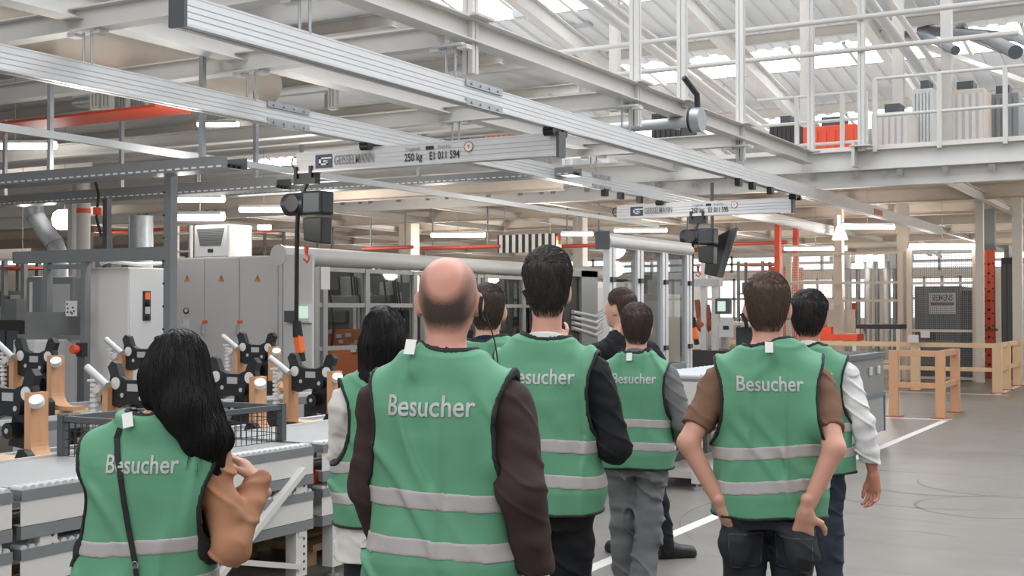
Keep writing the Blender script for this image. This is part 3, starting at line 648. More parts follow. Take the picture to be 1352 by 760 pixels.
# cable trays
def tray(label, px, py0, py1, Y, x0, x1, perf=True):
    z0, z1 = onY(px, py1, Y).z, onY(px, py0, Y).z
    t = thing('cable_tray', label, 'cable tray', (x0, Y, z0))
    MB().box(x0, x1, Y-.004, Y+.004, z0, z1).build('near_side', M['gsteel'], t); MB().box(x0, x1, Y+.28, Y+.288, z0, z1).build('far_side', M['gsteel'], t)
    MB().box(x0, x1, Y, Y+.28, z0, z0+.006).build('floor_sheet', M['steel'], t)
    b = MB()
    n = int((x1-x0)/.11)
    for i in range(n): x = x0+.05+i*.11; b.box(x, x+.065, Y-.007, Y-.003, z0+.018, z0+.034)
    b.build('slot_row', M['cabw'], t)
    for i in range(4):
        x = x0+.6+(x1-x0-1)*i/3.; MB().box(x-.025, x+.025, Y+.05, Y+.1, z1-.03, z1+1.1).build('hanger', M['steel'], t)
    for k_ in range(3): MB().tube([(x0, Y+.06+k_*.07, z0+.03), ((x0+x1)/2, Y+.08+k_*.07, z0+.035), (x1, Y+.06+k_*.07, z0+.03)], .02, 6).build('cable', M['rubber'], t)
tray('front perforated cable tray at the left, above the tall post', 150, 217, 233, 9.0, -16, onY(300, 216, 9.0).x)
tray('rear perforated cable tray at the left, behind the tall post', 150, 248, 262, 11.6, -18, onY(365, 240, 11.6).x)
tray('high grey cable tray crossing below the nearer crane bridge', 600, 230, 240, 15.8, -16, -8.0)
# red-orange flat beam at upper left
Yo = 10.5; z = onY(228, 150, Yo).z
z = onY(205, 141, Yo-.35).z; yf_ = onZ(250, 150, z).y; tag(MB().box(-24, onY(205, 141, Yo-.35).x, Yo-.35, yf_, z, z+.03).build('flat_beam', M['red']), 'wide red-orange beam high at the left', 'beam')
# ------------------------------------------------------------------ glass machine cell along the aisle (X = -10.8)
XE = -10.8; ye0 = onX(412, 400, XE).y; ye1 = onX(768, 400, XE).y
zt_ = onX(420, 352, XE).z
tq = thing('roller_hood', 'large round white hood running along the top of the glass cell', 'hood', (XE, ye0-.8, zt_))
zz = onX(377, 336, XE).z; rr = (onX(377, 323.5, XE).z-onX(377, 348, XE).z)/2
MB().cyl((XE-.1, onX(377, 330, XE).y, zz), (XE-.1, ye1+1.5, zz), rr, n=28).build('tube', M['white'], tq); MB().cyl((XE-.1, onX(377, 330, XE).y-.03, zz), (XE-.1, onX(377, 330, XE).y, zz), rr+.015, n=28).build('end_cap', M['cab'], tq)
t = thing('machine_cell', 'long glazed machine cell with aluminium posts behind the group', 'machine cell', (XE, ye0, 0))
pxs = [416, 427, 483, 546, 560, 630, 640, 690, 735, 766]
ysx = [onX(p_, 400, XE).y for p_ in pxs]
for y in ysx: MB().box(XE-.04, XE+.04, y-.05, y+.05, 0, zt_).build('post', M['frame'], t)
for z in (.25, 1.1, onX(520, 403, XE).z, zt_-.03): MB().box(XE-.03, XE+.03, ysx[0], ysx[-1], z-.03, z+.03).build('cross_rail', M['frame'], t)
for a, c in zip(ysx[:-1], ysx[1:]):
    if c-a > .5: MB().box(XE-.006, XE+.006, a+.05, c-.05, 1.13, zt_-.06).build('pane', M['glass'], t)
MB().box(XE-.02, XE+.02, ysx[0], ysx[-1], 0, .24).build('kick_plate', M['gsteel'], t)
MB().box(XE+.03, XE+.045, onX(430, 400, XE).y-.16, onX(430, 400, XE).y+.04, onX(425, 382, XE).z, onX(425, 352, XE).z).build('white_notice', M['cabw'], t)
# contents of the cell
random.seed(5)
def machine(label, px, Y, py0, py1, w, dpt, m, seed):
    rg = random.Random(seed); q = onY(px, (py0+py1)/2, Y); z1 = onY(px, py0, Y).z; z0 = max(0, onY(px, py1, Y).z)
    t = thing('machine_unit', label, 'machine', (q.x, Y, 0)); W = w*Y/14
    MB().box(q.x-W/2, q.x+W/2, Y, Y+dpt, 0, z0+(z1-z0)*.45).build('base', M[m], t, bevel=.01)
    MB().box(q.x-W/2*.8, q.x+W/2*.5, Y+.05, Y+dpt*.8, z0+(z1-z0)*.45, z1).build('column', M['gsteel'], t, bevel=.01)
    MB().box(q.x-W/2*.95, q.x+W/2*.2, Y-.05, Y+.05, z0+(z1-z0)*.55, z0+(z1-z0)*.75).build('head', M['dsteel'], t, bevel=.01)
    MB().cyl((q.x+W*.2, Y+.1, z0+(z1-z0)*.45), (q.x+W*.2, Y+.1, z0+(z1-z0)*.8), .06).build('spindle', M['alu'], t)
    b = MB()
    for i in range(10): x = q.x+rg.uniform(-.45, .45)*W; z = z0+(z1-z0)*rg.uniform(.1, .42); b.box(x-.05, x+.05, Y-.03, Y, z-.03, z+.03)
    b.build('fittings', M['alud'], t)
    b = MB()
    for i in range(4): x = q.x+rg.uniform(-.4, .4)*W; b.tube([(x, Y-.02, z1), (x+.1, Y-.06, (z0+z1)/2), (x+rg.uniform(-.1, .2), Y-.03, z0+.1)], .015, 6)
    b.build('hose', M['rubber'], t)
for a in (('brown-fronted press inside the glass cell, left bay', 452, 15.5, 390, 470, .9, .8, 'rust', 1), ('grey press with hoses inside the glass cell, left bay', 470, 17.5, 365, 470, .8, .8, 'gsteel', 2), ('black machine head inside the glass cell, behind the woman', 514, 17.0, 372, 440, .5, .6, 'dark', 3),
          ('dark valve unit inside the glass cell, right of the bald man', 646, 19.6, 358, 500, .8, .5, 'dark', 4), ('dark machine with hoses inside the glass cell, right end', 690, 20.4, 358, 500, .5, .5, 'dsteel', 5), ('pale test bench far inside the glass cell', 440, 21.5, 360, 450, 1.3, .8, 'white2', 6), ('grey robot base far inside the glass cell', 500, 22.5, 355, 450, 1.0, .8, 'cab', 7)): machine(*a)
# dark door frame right of the cell
yd0 = onX(742, 400, -10.4).y
t = thing('machine_door', 'dark open machine door with hoses behind the tall man', 'machine', (-10.4, yd0, 0)); yd1 = onX(783, 400, -10.4).y; zd = onX(765, 357, -10.4).z
MB().box(-10.46, -10.36, yd0, yd1, .4, zd).build('panel', M['dark'], t); MB().box(-10.36, -10.30, yd1-.7, yd1, .4, zd).build('edge_frame', M['gsteel'], t); MB().box(-10.36, -10.30, yd0, yd1, zd-.12, zd).build('top_frame', M['gsteel'], t)
for k_ in range(4): MB().tube([(-10.34, yd0+.3, 1.3+.1*k_), (-10.3, yd0+1.2, 1.15+.12*k_), (-10.32, yd0+2.2, 1.45+.12*k_)], .04, 8).build('hose', M['alud'], t)
# ------------------------------------------------------------------ second glass cell with header (X = -6.2)
X2 = -6.2
pq = [onX(p_, 400, X2).y for p_ in (805, 842, 875, 907)]
zh0, zh1 = onX(805, 327, X2).z, onX(805, 308, X2).z
t = thing('glass_cell', 'narrow glass cell with bright posts and a deep white header beside the farther hoist', 'machine cell', (X2, pq[0], 0))
MB().box(X2-.12, X2+.03, pq[0]-.1, pq[-1]+.1, zh0, zh1).build('header', M['white2'], t); MB().cyl((X2-.0, pq[0]-.1, zh1-.10), (X2-.0, pq[-1]+.1, zh1-.10), .07, n=16).build('header_roll', M['white2'], t); MB().box(X2-.13, X2+.05, pq[0]-.12, pq[0]-.1, zh0-.02, zh1+.02).build('header_end', M['dsteel'], t)
for y in pq:
    for dy in (-.055, .055): MB().box(X2-.04, X2+.04, y+dy-.04, y+dy+.04, 0, zh0).build('post', M['alu'], t)
for y in pq:
    for z in (1.15, 2.0): MB().box(X2+.03, X2+.075, y-.07, y+.03, z-.03, z+.03).build('hinge', M['ink'], t)
for a, c in zip(pq[:-1], pq[1:]):
    MB().box(X2-.005, X2+.005, a+.1, c-.1, .95, zh0).build('pane', M['glass'], t); MB().box(X2-.02, X2+.02, a+.1, c-.1, 0, .93).build('lower_panel', M['gsteel'], t)
MB().box(X2-1.4, X2-.06, pq[-1]-.02, pq[-1]+.02, 0, .93).build('end_panel', M['gsteel'], t)
# ------------------------------------------------------------------ right-hand side: barriers, bin, fences
def barrier(label, runs, posts, zt, zm, w, m, pw=.12):
    t = thing('barrier', label, 'barrier', (posts[0][0], posts[0][1], 0))
    for a, c in runs:
        for z, h in ((zt, .09), (zm, .08)): MB().bar((a[0], a[1], z-h/2), (c[0], c[1], z-h/2), .07, h).build('rail', M[m], t)
    for x, y in posts:
        p_ = MB().box(x-pw/2, x+pw/2, y-.05, y+.05, .012, zt).build('post', M[m], t, bevel=.006); MB().box(x-.13, x+.13, y-.11, y+.11, 0, .014).build('base_plate', M['rust'], p_)
    return t
f1, f2 = onZ(1180.5, 540, 0), onZ(1242, 552, 0); yb_ = f2.y; xr = f2.x; f3y = onX(1261, 470, xr).y
xl = onY(1180.5, 540, yb_).x
barrier('low orange-brown barrier with three posts in front of the long pale barrier', [((xl, yb_), (xr, yb_)), ((xr, yb_), (xr, f3y))], [(xl, yb_), (xr, yb_), (xr, f3y)], 1.02, .53, .1, 'woodo', .14)
g = onZ(1317, 519, 0); yr, xr2 = g.y, g.x
xa_, xb_ = onY(1072, 500, yr).x, onY(1209, 500, yr).x
ys_ = [onX(p_, 480, xr2).y for p_ in (1328.5, 1343, 1375)]
barrier('long pale beige barrier turning the corner at the right', [((xa_-2.2, yr), (xr2, yr)), ((xr2, yr), (xr2, ys_[-1]))], [(xa_, yr), (xb_, yr), (xr2, yr)]+[(xr2, y) for y in ys_], .98, .50, .1, 'woodp', .18)
# grey bin on castors
XBn = -3.56
y0, y1 = 13.3, onX(1167, 500, XBn).y; zt_ = onX(1150, 468, XBn).z
t = thing('grey_bin', 'grey metal bin on castors beside the white floor line, right of the white sleeve', 'bin', (XBn-.5, y0, 0))
MB().box(XBn-1.06, XBn, y0, y1, .55, zt_).build('body', M['bin'], t, bevel=.01); MB().box(XBn-1.08, XBn+.03, y0-.02, y1+.02, zt_-.04, zt_+.015).build('rim', M['dsteel'], t)
MB().box(XBn-.98, XBn-.1, y0+.1, y1-.1, zt_-.0, zt_+.02).build('dark_filling', M['dark'], t)
for i in range(2):
    ya, yb2 = y0+.05+(y1-y0-.1)*i/2, y0+.05+(y1-y0-.1)*(i+1)/2-.04
    MB().box(XBn, XBn+.008, ya, yb2, .16, .58).build('side_panel', M['bin2'], t); MB().box(XBn+.0, XBn+.02, ya-.03, ya, .14, .62).build('side_rib', M['teal'], t)
MB().box(XBn-1.06, XBn-.01, y0, y1, .14, .56).build('lower_body', M['bin2'], t); MB().box(XBn-.0, XBn+.02, y0, y1, .58, .62).build('waist_band', M['teal'], t); MB().box(XBn, XBn+.02, y1-.03, y1, .14, .62).build('side_rib', M['teal'], t)
for y in (y0+.35, y0+.75, y1-.35, y1-.75): MB().box(XBn, XBn+.03, y-.05, y+.05, .86, .96).build('latch', M['alu'], t, bevel=.008)
for x in (XBn-.1, XBn-.98):
    for y in (y0+.2, y1-.2):
        c = MB().box(x-.04, x+.04, y-.05, y+.05, .09, .15).build('castor', M['ink'], t); MB().cyl((x-.03, y, .06), (x+.03, y, .06), .06, n=16).build('wheel', M['rubber'], c)
# mesh-fenced machine with sign (Y = 29.6)
YS = 29.6
def fence(label, px0, px1, py0, py1, Y, mids=(), nx=40, nz=30, m='beige', wire='gsteel', posts=None, tw=.010):
    a, c = onY(px0, 400, Y).x, onY(px1, 400, Y).x; z1 = onY(px0, py0, Y).z; z0 = max(.06, onY(px0, py1, Y).z)
    t = thing('mesh_fence', label, 'fence', (a, Y, 0))
    for x in (posts or (a, c)): MB().box(x-.06, x+.06, Y-.06, Y+.06, 0, z1).build('post', M[m], t)
    for z in (z0, z1-.03)+tuple(onY(px0, p_, Y).z for p_ in mids): MB().box(a, c, Y-.03, Y+.03, z-.03, z+.03).build('rail', M[m], t)
    if nx: MB().grid((a, Y, z0), (c-a, 0, 0), (0, 0, z1-z0), nx, nz, tw).build('wire_mesh', M[wire], t)
    return t
fence('tall wire mesh gate in front of the dark machine with the sign', 1201, 1288, 327, 500, YS, (374, 436), 34, 60)
fence('wire mesh fence left of the mesh gate', 1042, 1190, 335, 500, YS+.1, (374, 397), 0, 0)
fence('pale mesh panel with a red sign, far left of the mesh gate', 1030, 1106, 335, 455, YS+3, (372,), 30, 36, 'white2', 'beige')
q0, q1 = onY(1205, 400, YS+1).x, onY(1287, 400, YS+1).x; ym = YS+1.2
t = thing('machine_tool', 'dark machine behind the mesh gate, carrying a grey sign', 'machine', (q0, ym, 0))
zm_ = onY(1240, 378, ym).z
MB().box(q0, q1-.36, ym, ym+2, 0, zm_).build('body', M['dsteel'], t, bevel=.02); MB().box(q1-.34, q1, ym+.1, ym+2, 0, zm_-.1).build('side_cabinet', M['dark'], t, bevel=.02); MB().box(q0+.1, q1-.5, ym-.02, ym, .3, .9).build('lower_door', M['gsteel'], t)
s0, s1 = onY(1227, 400, ym-.05), onY(1262, 414, ym-.05); sz1, sz0 = onY(1245, 386, ym-.05).z, onY(1245, 414, ym-.05).z
sg = MB().box(s0.x, s1.x, ym-.07, ym-.03, sz0, sz1).build('sign_panel', M['cab'], t)
lettering('lettering', 'SIEMENS', .21, ((s0.x+s1.x)/2, ym-.075, sz1-.13), (1, 0, 0), (0, 0, 1), M['ink'], sg, 'CENTER', .62)
MB().box(s0.x+.03, s1.x-.03, ym-.074, ym-.07, sz1-.3, sz1-.24).build('sign_rule', M['ink'], sg)
for px, py, lb in ((1222, 441, 'small white box on the machine ledge behind the mesh gate'), (1206, 447, 'white notice card clipped to the pale barrier')):
    q = onY(px, py, YS-.2 if px == 1222 else yr-.05); tag(MB().box(q.x-.1, q.x+.1, q.y-.05, q.y, q.z-.08, q.z+.08).build('notice_card', M['cabw']), lb, 'card')
# red ladder column and pale column
q = onZ(1307, 498, 0); zl = onY(1307, 330, q.y).z
t = thing('ladder_column', 'bright orange-red perforated column standing at the corner of the fence', 'column', (q.x, q.y, 0))
for s in (-1, 1): MB().box(q.x+s*.075-.055, q.x+s*.075+.055, q.y-.06, q.y+.06, 0, zl).build('upright', M['redc'], t)
MB().box(q.x-.07, q.x+.07, q.y-.03, q.y+.03, 0, zl).build('web', M['redc'], t)
for i in range(12): MB().box(q.x-.03, q.x+.03, q.y-.075, q.y-.055, .3+i*.22, .34+i*.22).build('rung', M['ink'], t)
for s in (-1, 1):
    b = MB()
    for i in range(9): b.cyl((q.x+s*.09, q.y-.064, .35+i*.3), (q.x+s*.09, q.y-.058, .35+i*.3), .02, n=8)
    b.build('hole_pattern', M['ink'], t)
MB().box(q.x-.35, q.x+.2, q.y-.09, q.y-.06, onY(1300, 435, q.y).z-.03, onY(1300, 435, q.y).z+.03).build('cross_bar', M['rust'], t)
MB().box(q.x-.1, q.x+.15, q.y-.1, q.y+.1, zl, ZB+.1).build('head', M['gsteel'], t)
for px, w_, Y, m, lb in ((1294, .17, YS-.2, 'white2', 'beige column between the mesh gate and the orange-red column'), (1344, .2, 29.0, 'white2', 'pale square column at the right picture edge'), (1193, .24, YS+.6, 'beige', 'beige column left of the mesh gate'), (1108, .2, YS+.9, 'beige', 'beige column at the left end of the wire fence'), (540, .45, 31, 'beige', 'broad beige column far behind the bald man'), (766, .3, 30, 'white2', 'pale column far behind the striped panel')):
    q = onY(px, 400, Y); tag(MB().box(q.x-w_/2, q.x+w_/2, Y-w_/2, Y+w_/2, 0, 4.34).build('column', M[m]), lb, 'column')
# pipes and frames inside the right-hand cell
for i, px in enumerate((1120, 1133, 1146, 1158, 1171, 1182)):
    q = onY(px, 400, YS+1.6); tag(MB().cyl((q.x, YS+1.6, 0), (q.x, YS+1.6, onY(px, 345, YS+1.6).z), .06 if i % 2 else .09, n=12).build('vertical_pipe', M['gsteel' if i % 2 else 'alud']), '%s vertical grey pipe behind the wire fence, from the left' % ORD[i], 'pipe')
t = thing('valve_station', 'white valve station with gauges above the vertical pipes', 'machine', onY(1150, 335, YS+1.4)); q0 = onY(1150, 340, YS+1.4)
MB().box(q0.x-1.0, q0.x+1.0, YS+1.3, YS+1.6, q0.z-.1, q0.z+.05).build('manifold', M['white2'], t)
for i in range(7): MB().box(q0.x-.9+i*.28, q0.x-.75+i*.28, YS+1.2, YS+1.3, q0.z-.28, q0.z+.1).build('valve', M['gsteel' if i % 2 else 'cabw'], t)
q0, q1 = onY(1130, 430, 27.5).x, onY(1188, 430, 27.5).x
t = thing('work_table', 'grey work table with a dark top behind the long pale barrier', 'table', (q0, 27.5, 0)); zt_ = onY(1150, 428, 27.5).z
MB().box(q0, q1, 27.5, 28.2, zt_-.1, zt_).build('top', M['ink'], t)
for x in (q0+.04, q1-.04):
    for y in (27.54, 28.16): MB().box(x-.04, x+.04, y-.04, y+.04, 0, zt_-.1).build('leg', M['beige'], t)
for z in (.9, .5): MB().box(q0, q1, 27.52, 27.6, z-.04, z+.04).build('stretcher', M['beige'], t)
q = onY(1100, 442, 27.0); t = thing('red_bench', 'bright orange-red bench top beyond the pale barrier', 'bench', (q.x, 27, 0)); MB().box(q.x-.5, q.x+.55, 26.9, 27.5, q.z-.12, q.z+.02).build('top', M['red'], t); MB().box(q.x-.3, q.x-.05, 27.0, 27.2, q.z+.02, q.z+.18).build('red_box', M['red'], t)
for s in (-.42, .46): MB().box(q.x+s-.04, q.x+s+.04, 27, 27.4, 0, q.z-.12).build('leg', M['cabw'], t)
for px, py, w_, h_, m, Y, lb in ((1107, 424, .42, .3, 'beige', 31, 'beige notice panel on the far fence'), (1125, 410, .16, .2, 'red', 31.5, 'small red sign on the far fence'), (1100, 405, .2, .2, 'cabw', 32, 'white square notice on the far fence'), (1084, 418, .16, .3, 'white2', 31, 'narrow pale cabinet front near the far fence')):
    q = onY(px, py, Y); tag(MB().box(q.x-w_, q.x+w_, Y-.02, Y+.02, q.z-h_, q.z+h_).build('notice_board', M[m]), lb, 'sign')
# ------------------------------------------------------------------ middle distance: screens, stations, tables
Ym = 20.6
q = onY(945, 345, Ym); t = thing('tilted_screen', 'large black tilted monitor hanging beside the farther hoist', 'monitor', (q.x, Ym, q.z))
a, b_, c, d_ = onY(962, 303, Ym), onY(972, 300, Ym), onY(952, 383, Ym), onY(926, 378, Ym); e = onY(930, 322, Ym+.5)
MB().extr([onY(933, 318, Ym), onY(968, 301, Ym), onY(950, 366, Ym), onY(930, 362, Ym)], (0, .06, 0)).build('display', M['black'], t); MB().extr([onY(964, 303, Ym-.02), onY(972, 300, Ym-.02), onY(952, 366, Ym-.02), onY(946, 366, Ym-.02)], (0, .1, 0)).build('bezel', M['dsteel'], t)
MB().cyl((q.x-.1, Ym+.1, q.z), (q.x-.1, Ym+.1, 3.9), .03).build('ceiling_arm', M['dsteel'], t)
q0 = onY(933, 400, 21.2)
t = thing('test_station', 'grey test station with lit screen and clipboard behind the farther hoist', 'machine', (q0.x, 21.2, 0))
for px in (930, 944): x = onY(px, 400, 21.2).x; MB().box(x-.05, x+.05, 21.15, 21.25, 0, onY(px, 345, 21.2).z).build('post', M['alu'], t)
MB().box(onY(912, 370, 21.2).x, onY(952, 370, 21.2).x, 21.1, 21.3, onY(930, 378, 21.2).z, onY(930, 368, 21.2).z).build('lamp_bar', M['cab'], t)
MB().box(onY(911, 470, 21.2).x, onY(962, 470, 21.2).x, 21.0, 21.9, 0, onY(940, 462, 21.2).z).build('desk', M['dark'], t)
a = onY(955, 404, 21.1); s_ = MB().box(a.x-.14, a.x+.13, 21.05, 21.2, a.z-.14, a.z+.14).build('screen_case', M['dsteel'], t, bevel=.01); MB().box(a.x-.09, a.x+.06, 21.045, 21.05, a.z-.09, a.z+.09).build('display', M['screen'], s_)
a = onY(959, 432, 21.05); cb = MB().box(a.x-.13, a.x+.13, 21.02, 21.06, a.z-.18, a.z+.18).build('panel_box', M['cab'], t, bevel=.006); MB().box(a.x-.05, a.x+.06, 21.015, 21.02, a.z-.04, a.z+.03).build('mark', M['ink'], cb)
a = onY(930, 428, 21.3); b = MB(); b.sph(a, .16); b.cyl(a+Vector((-.1, 0, .1)), a+Vector((-.14, 0, .45)), .05); b.cyl(a+Vector((.1, -.05, .1)), a+Vector((.05, -.05, .35)), .07); b.build('gripper', M['rust'], t)
q = onY(985, 425, 22.5); t = thing('work_table', 'white work table behind the man in the brown T-shirt', 'table', (q.x, 22.5, 0)); MB().box(q.x-.55, q.x+.45, 22.3, 23, q.z-.06, q.z).build('top', M['cabw'], t)
for s in (-.5, .4): MB().box(q.x+s-.03, q.x+s+.03, 22.4, 22.9, 0, q.z-.06).build('leg', M['cab'], t)
MB().box(q.x-.2, q.x+.3, 22.5, 22.9, .1, q.z-.1).build('drawer_unit', M['dsteel'], t)
# striped barrier panel and signal lamp
Yq = 27.0; x0, x1 = onY(657, 320, Yq).x, onY(735, 320, Yq).x; z0, z1 = onY(700, 333, Yq).z, onY(700, 309, Yq).z
t = thing('striped_panel', 'black and white striped panel hanging above the tall man', 'panel', (x0, Yq, z0)); MB().box(x0, x1, Yq, Yq+.05, z0, z1).build('board', M['dark'], t)
for i in range(9): x = x0+(x1-x0)*(i+.25)/9; MB().box(x, x+(x1-x0)/18, Yq-.004, Yq, z0, z1).build('white_bar', M['cabw'], t)
for x in (x0+.2, x1-.2): MB().cyl((x, Yq+.02, z1), (x, Yq+.02, 4.34), .01, n=6).build('wire', M['steel'], t)
q = onY(738, 330, 24.5); t = thing('signal_lamp', 'red, amber and green signal lamp on a dark pole above the tall man', 'lamp', q)
for i, (m, dz) in enumerate((('red', .26), ('yel', .17), ('screen', .08))): MB().cyl(q+Vector((0, 0, dz-.04)), q+Vector((0, 0, dz+.045)), .055, n=16).build(('red_lens', 'amber_lens', 'green_lens')[i], M[m], t)
MB().cyl((q.x, q.y, 0), (q.x, q.y, q.z+.04), .03).build('pole', M['ink'], t)
# ------------------------------------------------------------------ background of the hall beyond
rb = random.Random(11)
cols = ['white2', 'cab', 'dsteel', 'beige', 'gsteel', 'dark', 'cabw', 'rust', 'teal']
CN = dict(white2='cream', cab='light grey', dsteel='dark grey', beige='beige', gsteel='grey', dark='blackish', cabw='white', rust='brown', teal='bluish')
def rack(label, px0, px1, Y, py0, py1, n=4):
    a, c = onY(px0, 400, Y).x, onY(px1, 400, Y).x; z1 = onY(px0, py0, Y).z; z0 = 0
    t = thing('shelving_rack', label, 'rack', (a, Y, 0))
    for x in (a, (a+c)/2, c):
        for y in (Y, Y+.7): MB().box(x-.04, x+.04, y-.04, y+.04, 0, z1).build('upright', M['gsteel'], t)
    for i in range(n):
        z = .4+(z1-.5)*i/(n-1); MB().box(a, c, Y, Y+.7, z-.04, z).build('shelf', M['red' if i == n-1 else 'gsteel'], t)
    for i in range(n-1):
        z = .4+(z1-.5)*i/(n-1); x = a+.1; nb = 0
        while x < c-.3:
            w_ = rb.uniform(.2, .5); h = rb.uniform(.2, .42)*(z1/3); ck = rb.choice(cols)
            bx = MB().box(x, x+w_, Y+.05, Y+.6, z, z+h).build('storage_box', M[ck]); tag(bx, '%s box, %s from left, %s shelf, %s' % (CN[ck], ORD[min(nb, 11)], ('lowest', 'second', 'third', 'top')[i], label.replace('shelving ', '')), 'box', 'boxes on the '+label); nb += 1; x += w_+rb.uniform(.05, .25)
rack('dark shelving rack at the far left edge', -20, 32, 14, 345, 450)
rack('shelving rack far behind the white cabinet', 120, 225, 24, 300, 450)
rack('shelving rack far behind the cooling unit', 330, 420, 30, 300, 420)
rack('shelving rack seen through the glass cell', 420, 545, 34, 335, 420)
rack('shelving rack far behind the narrow glass cell', 800, 900, 36, 340, 430)
rack('shelving rack far behind the test station', 975, 1040, 36, 345, 430)
def unit(label, px0, px1, Y, py0, py1, m, m2, cat='machine'):
    a, c = onY(px0, 400, Y).x, onY(px1, 400, Y).x; z1, z0 = onY(px0, py0, Y).z, max(0, onY(px0, py1, Y).z)
    t = thing('machine_unit', label, cat, (a, Y, 0))
    MB().box(a, c, Y, Y+1.2, 0, z1).build('housing', M[m], t, bevel=.02); w_ = c-a
    MB().box(a+.08*w_, a+.46*w_, Y-.02, Y, z0*.5+.3, z1-.15).build('door', M[m2], t); MB().box(a+.52*w_, a+.92*w_, Y-.02, Y, z0*.5+.3, z1-.15).build('door', M[m2], t)
    MB().box(a+.2*w_, a+.6*w_, Y+.1, Y+.8, z1, z1+.3).build('top_unit', M['gsteel'], t)
for a in (('white machine housing far behind the pointing man', 770, 806, 27, 372, 480, 'cabw', 'cab'), ('pale machine housing behind the narrow glass cell', 826, 870, 24, 388, 480, 'white2', 'cabw'), ('grey domed machine behind the narrow glass cell, right', 876, 908, 25.8, 360, 470, 'cab', 'gsteel'),
          ('dark machine housing far left below the grey cabinet', -10, 30, 11.6, 422, 500, 'dark', 'dsteel'), ('small grey-white box cabinet at the left, before the frame', 17, 47, 9.0, 448, 560, 'cab', 'cabw'), ('orange machine far behind the barrier', 1015, 1045, 34, 352, 430, 'rust', 'red'), ('dark machine at the right edge behind the pale column', 1322, 1338, 31, 340, 470, 'dark', 'dsteel'), ('grey machine housing at the right edge', 1346, 1400, 33, 340, 470, 'gsteel', 'cab')): unit(*a)
for i, (px0, px1, py, Y, lb) in enumerate(((480, 545, 328, 26, 'red pipe far behind the round white hood, left piece'), (556, 660, 328, 26.5, 'red pipe far behind the round white hood, right piece'), (740, 800, 325, 28, 'red pipe left of the narrow glass cell'), (960, 1040, 322, 33, 'red pipe far above the man in the brown T-shirt'), (905, 925, 330, 24, 'short orange-red pipe by the farther hoist'))):
    a, c = onY(px0, py, Y), onY(px1, py, Y); o = MB().cyl((a.x, Y, a.z), (c.x, Y, a.z), .05, n=10).build('red_pipe', M['redp']); tag(o, lb, 'pipe')
    for u in (.15, .85): x = a.x+(c.x-a.x)*u; MB().box(x-.015, x+.015, Y-.015, Y+.015, a.z+.05, 4.34).build('hanger', M['gsteel'], o)
for i, (px, py0, py1, Y) in enumerate(((1027, 320, 372, 31), (1051, 335, 420, 34))):
    q = onY(px, 340, Y); tag(MB().box(q.x-.07, q.x+.07, Y-.07, Y+.07, 0, 4.34).build('red_post', M['red']), ['red post behind the far mesh panel, left one', 'red post behind the far mesh panel, right one'][i], 'post')
# emergency stop and coolant bits at the left
q = onY(102, 461, 9.3); t = thing('emergency_stop', 'red emergency stop button on a dark box left of the white cabinet', 'button', q); MB().box(q.x-.02, q.x+.07, q.y-.0, q.y+.08, q.z-.08, q.z+.07).build('box', M['ink'], t); MB().cyl(q, q+Vector((0, -.07, 0)), .05, n=16).build('button', M['red'], t); MB().box(q.x, q.x+.05, q.y, q.y+.05, 0, q.z-.08).build('stand', M['dsteel'], t)
# hanging drum gauge on the beam
q = onX(921, 158, XA+.3); t = thing('pipe_flange', 'round grey flange with a bent black handle hanging by the main beam', 'valve', q)
MB().cyl(q+Vector((-.06, 0, 0)), q+Vector((.06, 0, 0)), .16, n=24).build('disc', M['steel'], t); MB().cyl(q+Vector((-.09, 0, 0)), q+Vector((-.06, 0, 0)), .165, n=24).build('rim', M['ink'], t); MB().tube([q+Vector((0, 0, .16)), q+Vector((0, -.02, .32)), q+Vector((-.1, -.22, .52))], .04).build('handle', M['ink'], t)
MB().cyl(q+Vector((-.09, 0, -.02)), q+Vector((-1.6, 0, -.02)), .07).build('pipe', M['alud'], t)
# equipment on the mezzanine
for i, (px0, px1, py0, py1, Y, m, lb) in enumerate(((1060, 1130, 168, 190, 24, 'red', 'red machine behind the mezzanine railing'), (1205, 1232, 118, 186, 26, 'cab', 'grey meshed cabinet on the mezzanine'), (1245, 1300, 120, 186, 27, 'beige', 'beige ribbed container on the mezzanine'), (1300, 1345, 125, 186, 28, 'gsteel', 'grey machine on the mezzanine at the right edge'), (1150, 1200, 150, 188, 25, 'white2', 'pale machine behind the mezzanine corner post'), (1016, 1050, 165, 190, 25, 'dark', 'dark machine behind the left mezzanine railing'), (640, 680, 160, 186, 27, 'rust', 'brown crates on the mezzanine above the nearer bridge'), (560, 620, 155, 182, 29, 'dsteel', 'dark rack on the mezzanine above the nearer bridge'), (700, 760, 150, 172, 26, 'alud', 'grey machine on the mezzanine behind the crane rail'), (860, 900, 150, 172, 27, 'dark', 'dark motor on the mezzanine by the flange'))):
    a, c = onY(px0, py1, Y).x, onY(px1, py1, Y).x; z1 = onY(px0, py0, Y).z
    t = thing('machine_unit', lb, 'machine', (a, Y, 4.425)); MB().box(a, c, Y, Y+1.0, 4.425, max(z1, 4.8)).build('housing', M[m], t, bevel=.02)
    b = MB(); n_ = 6
    for k_ in range(n_): x = a+(c-a)*(k_+.5)/n_; b.box(x-.04, x+.04, Y-.03, Y, 4.5, max(z1, 4.8)-.1)
    b.build('ribs', M['cab' if m in ('white2', 'beige', 'cab', 'alud') else m], t); MB().box(a+(c-a)*.3, a+(c-a)*.7, Y+.2, Y+.7, max(z1, 4.8), max(z1, 4.8)+.2).build('top_unit', M['dsteel'], t)
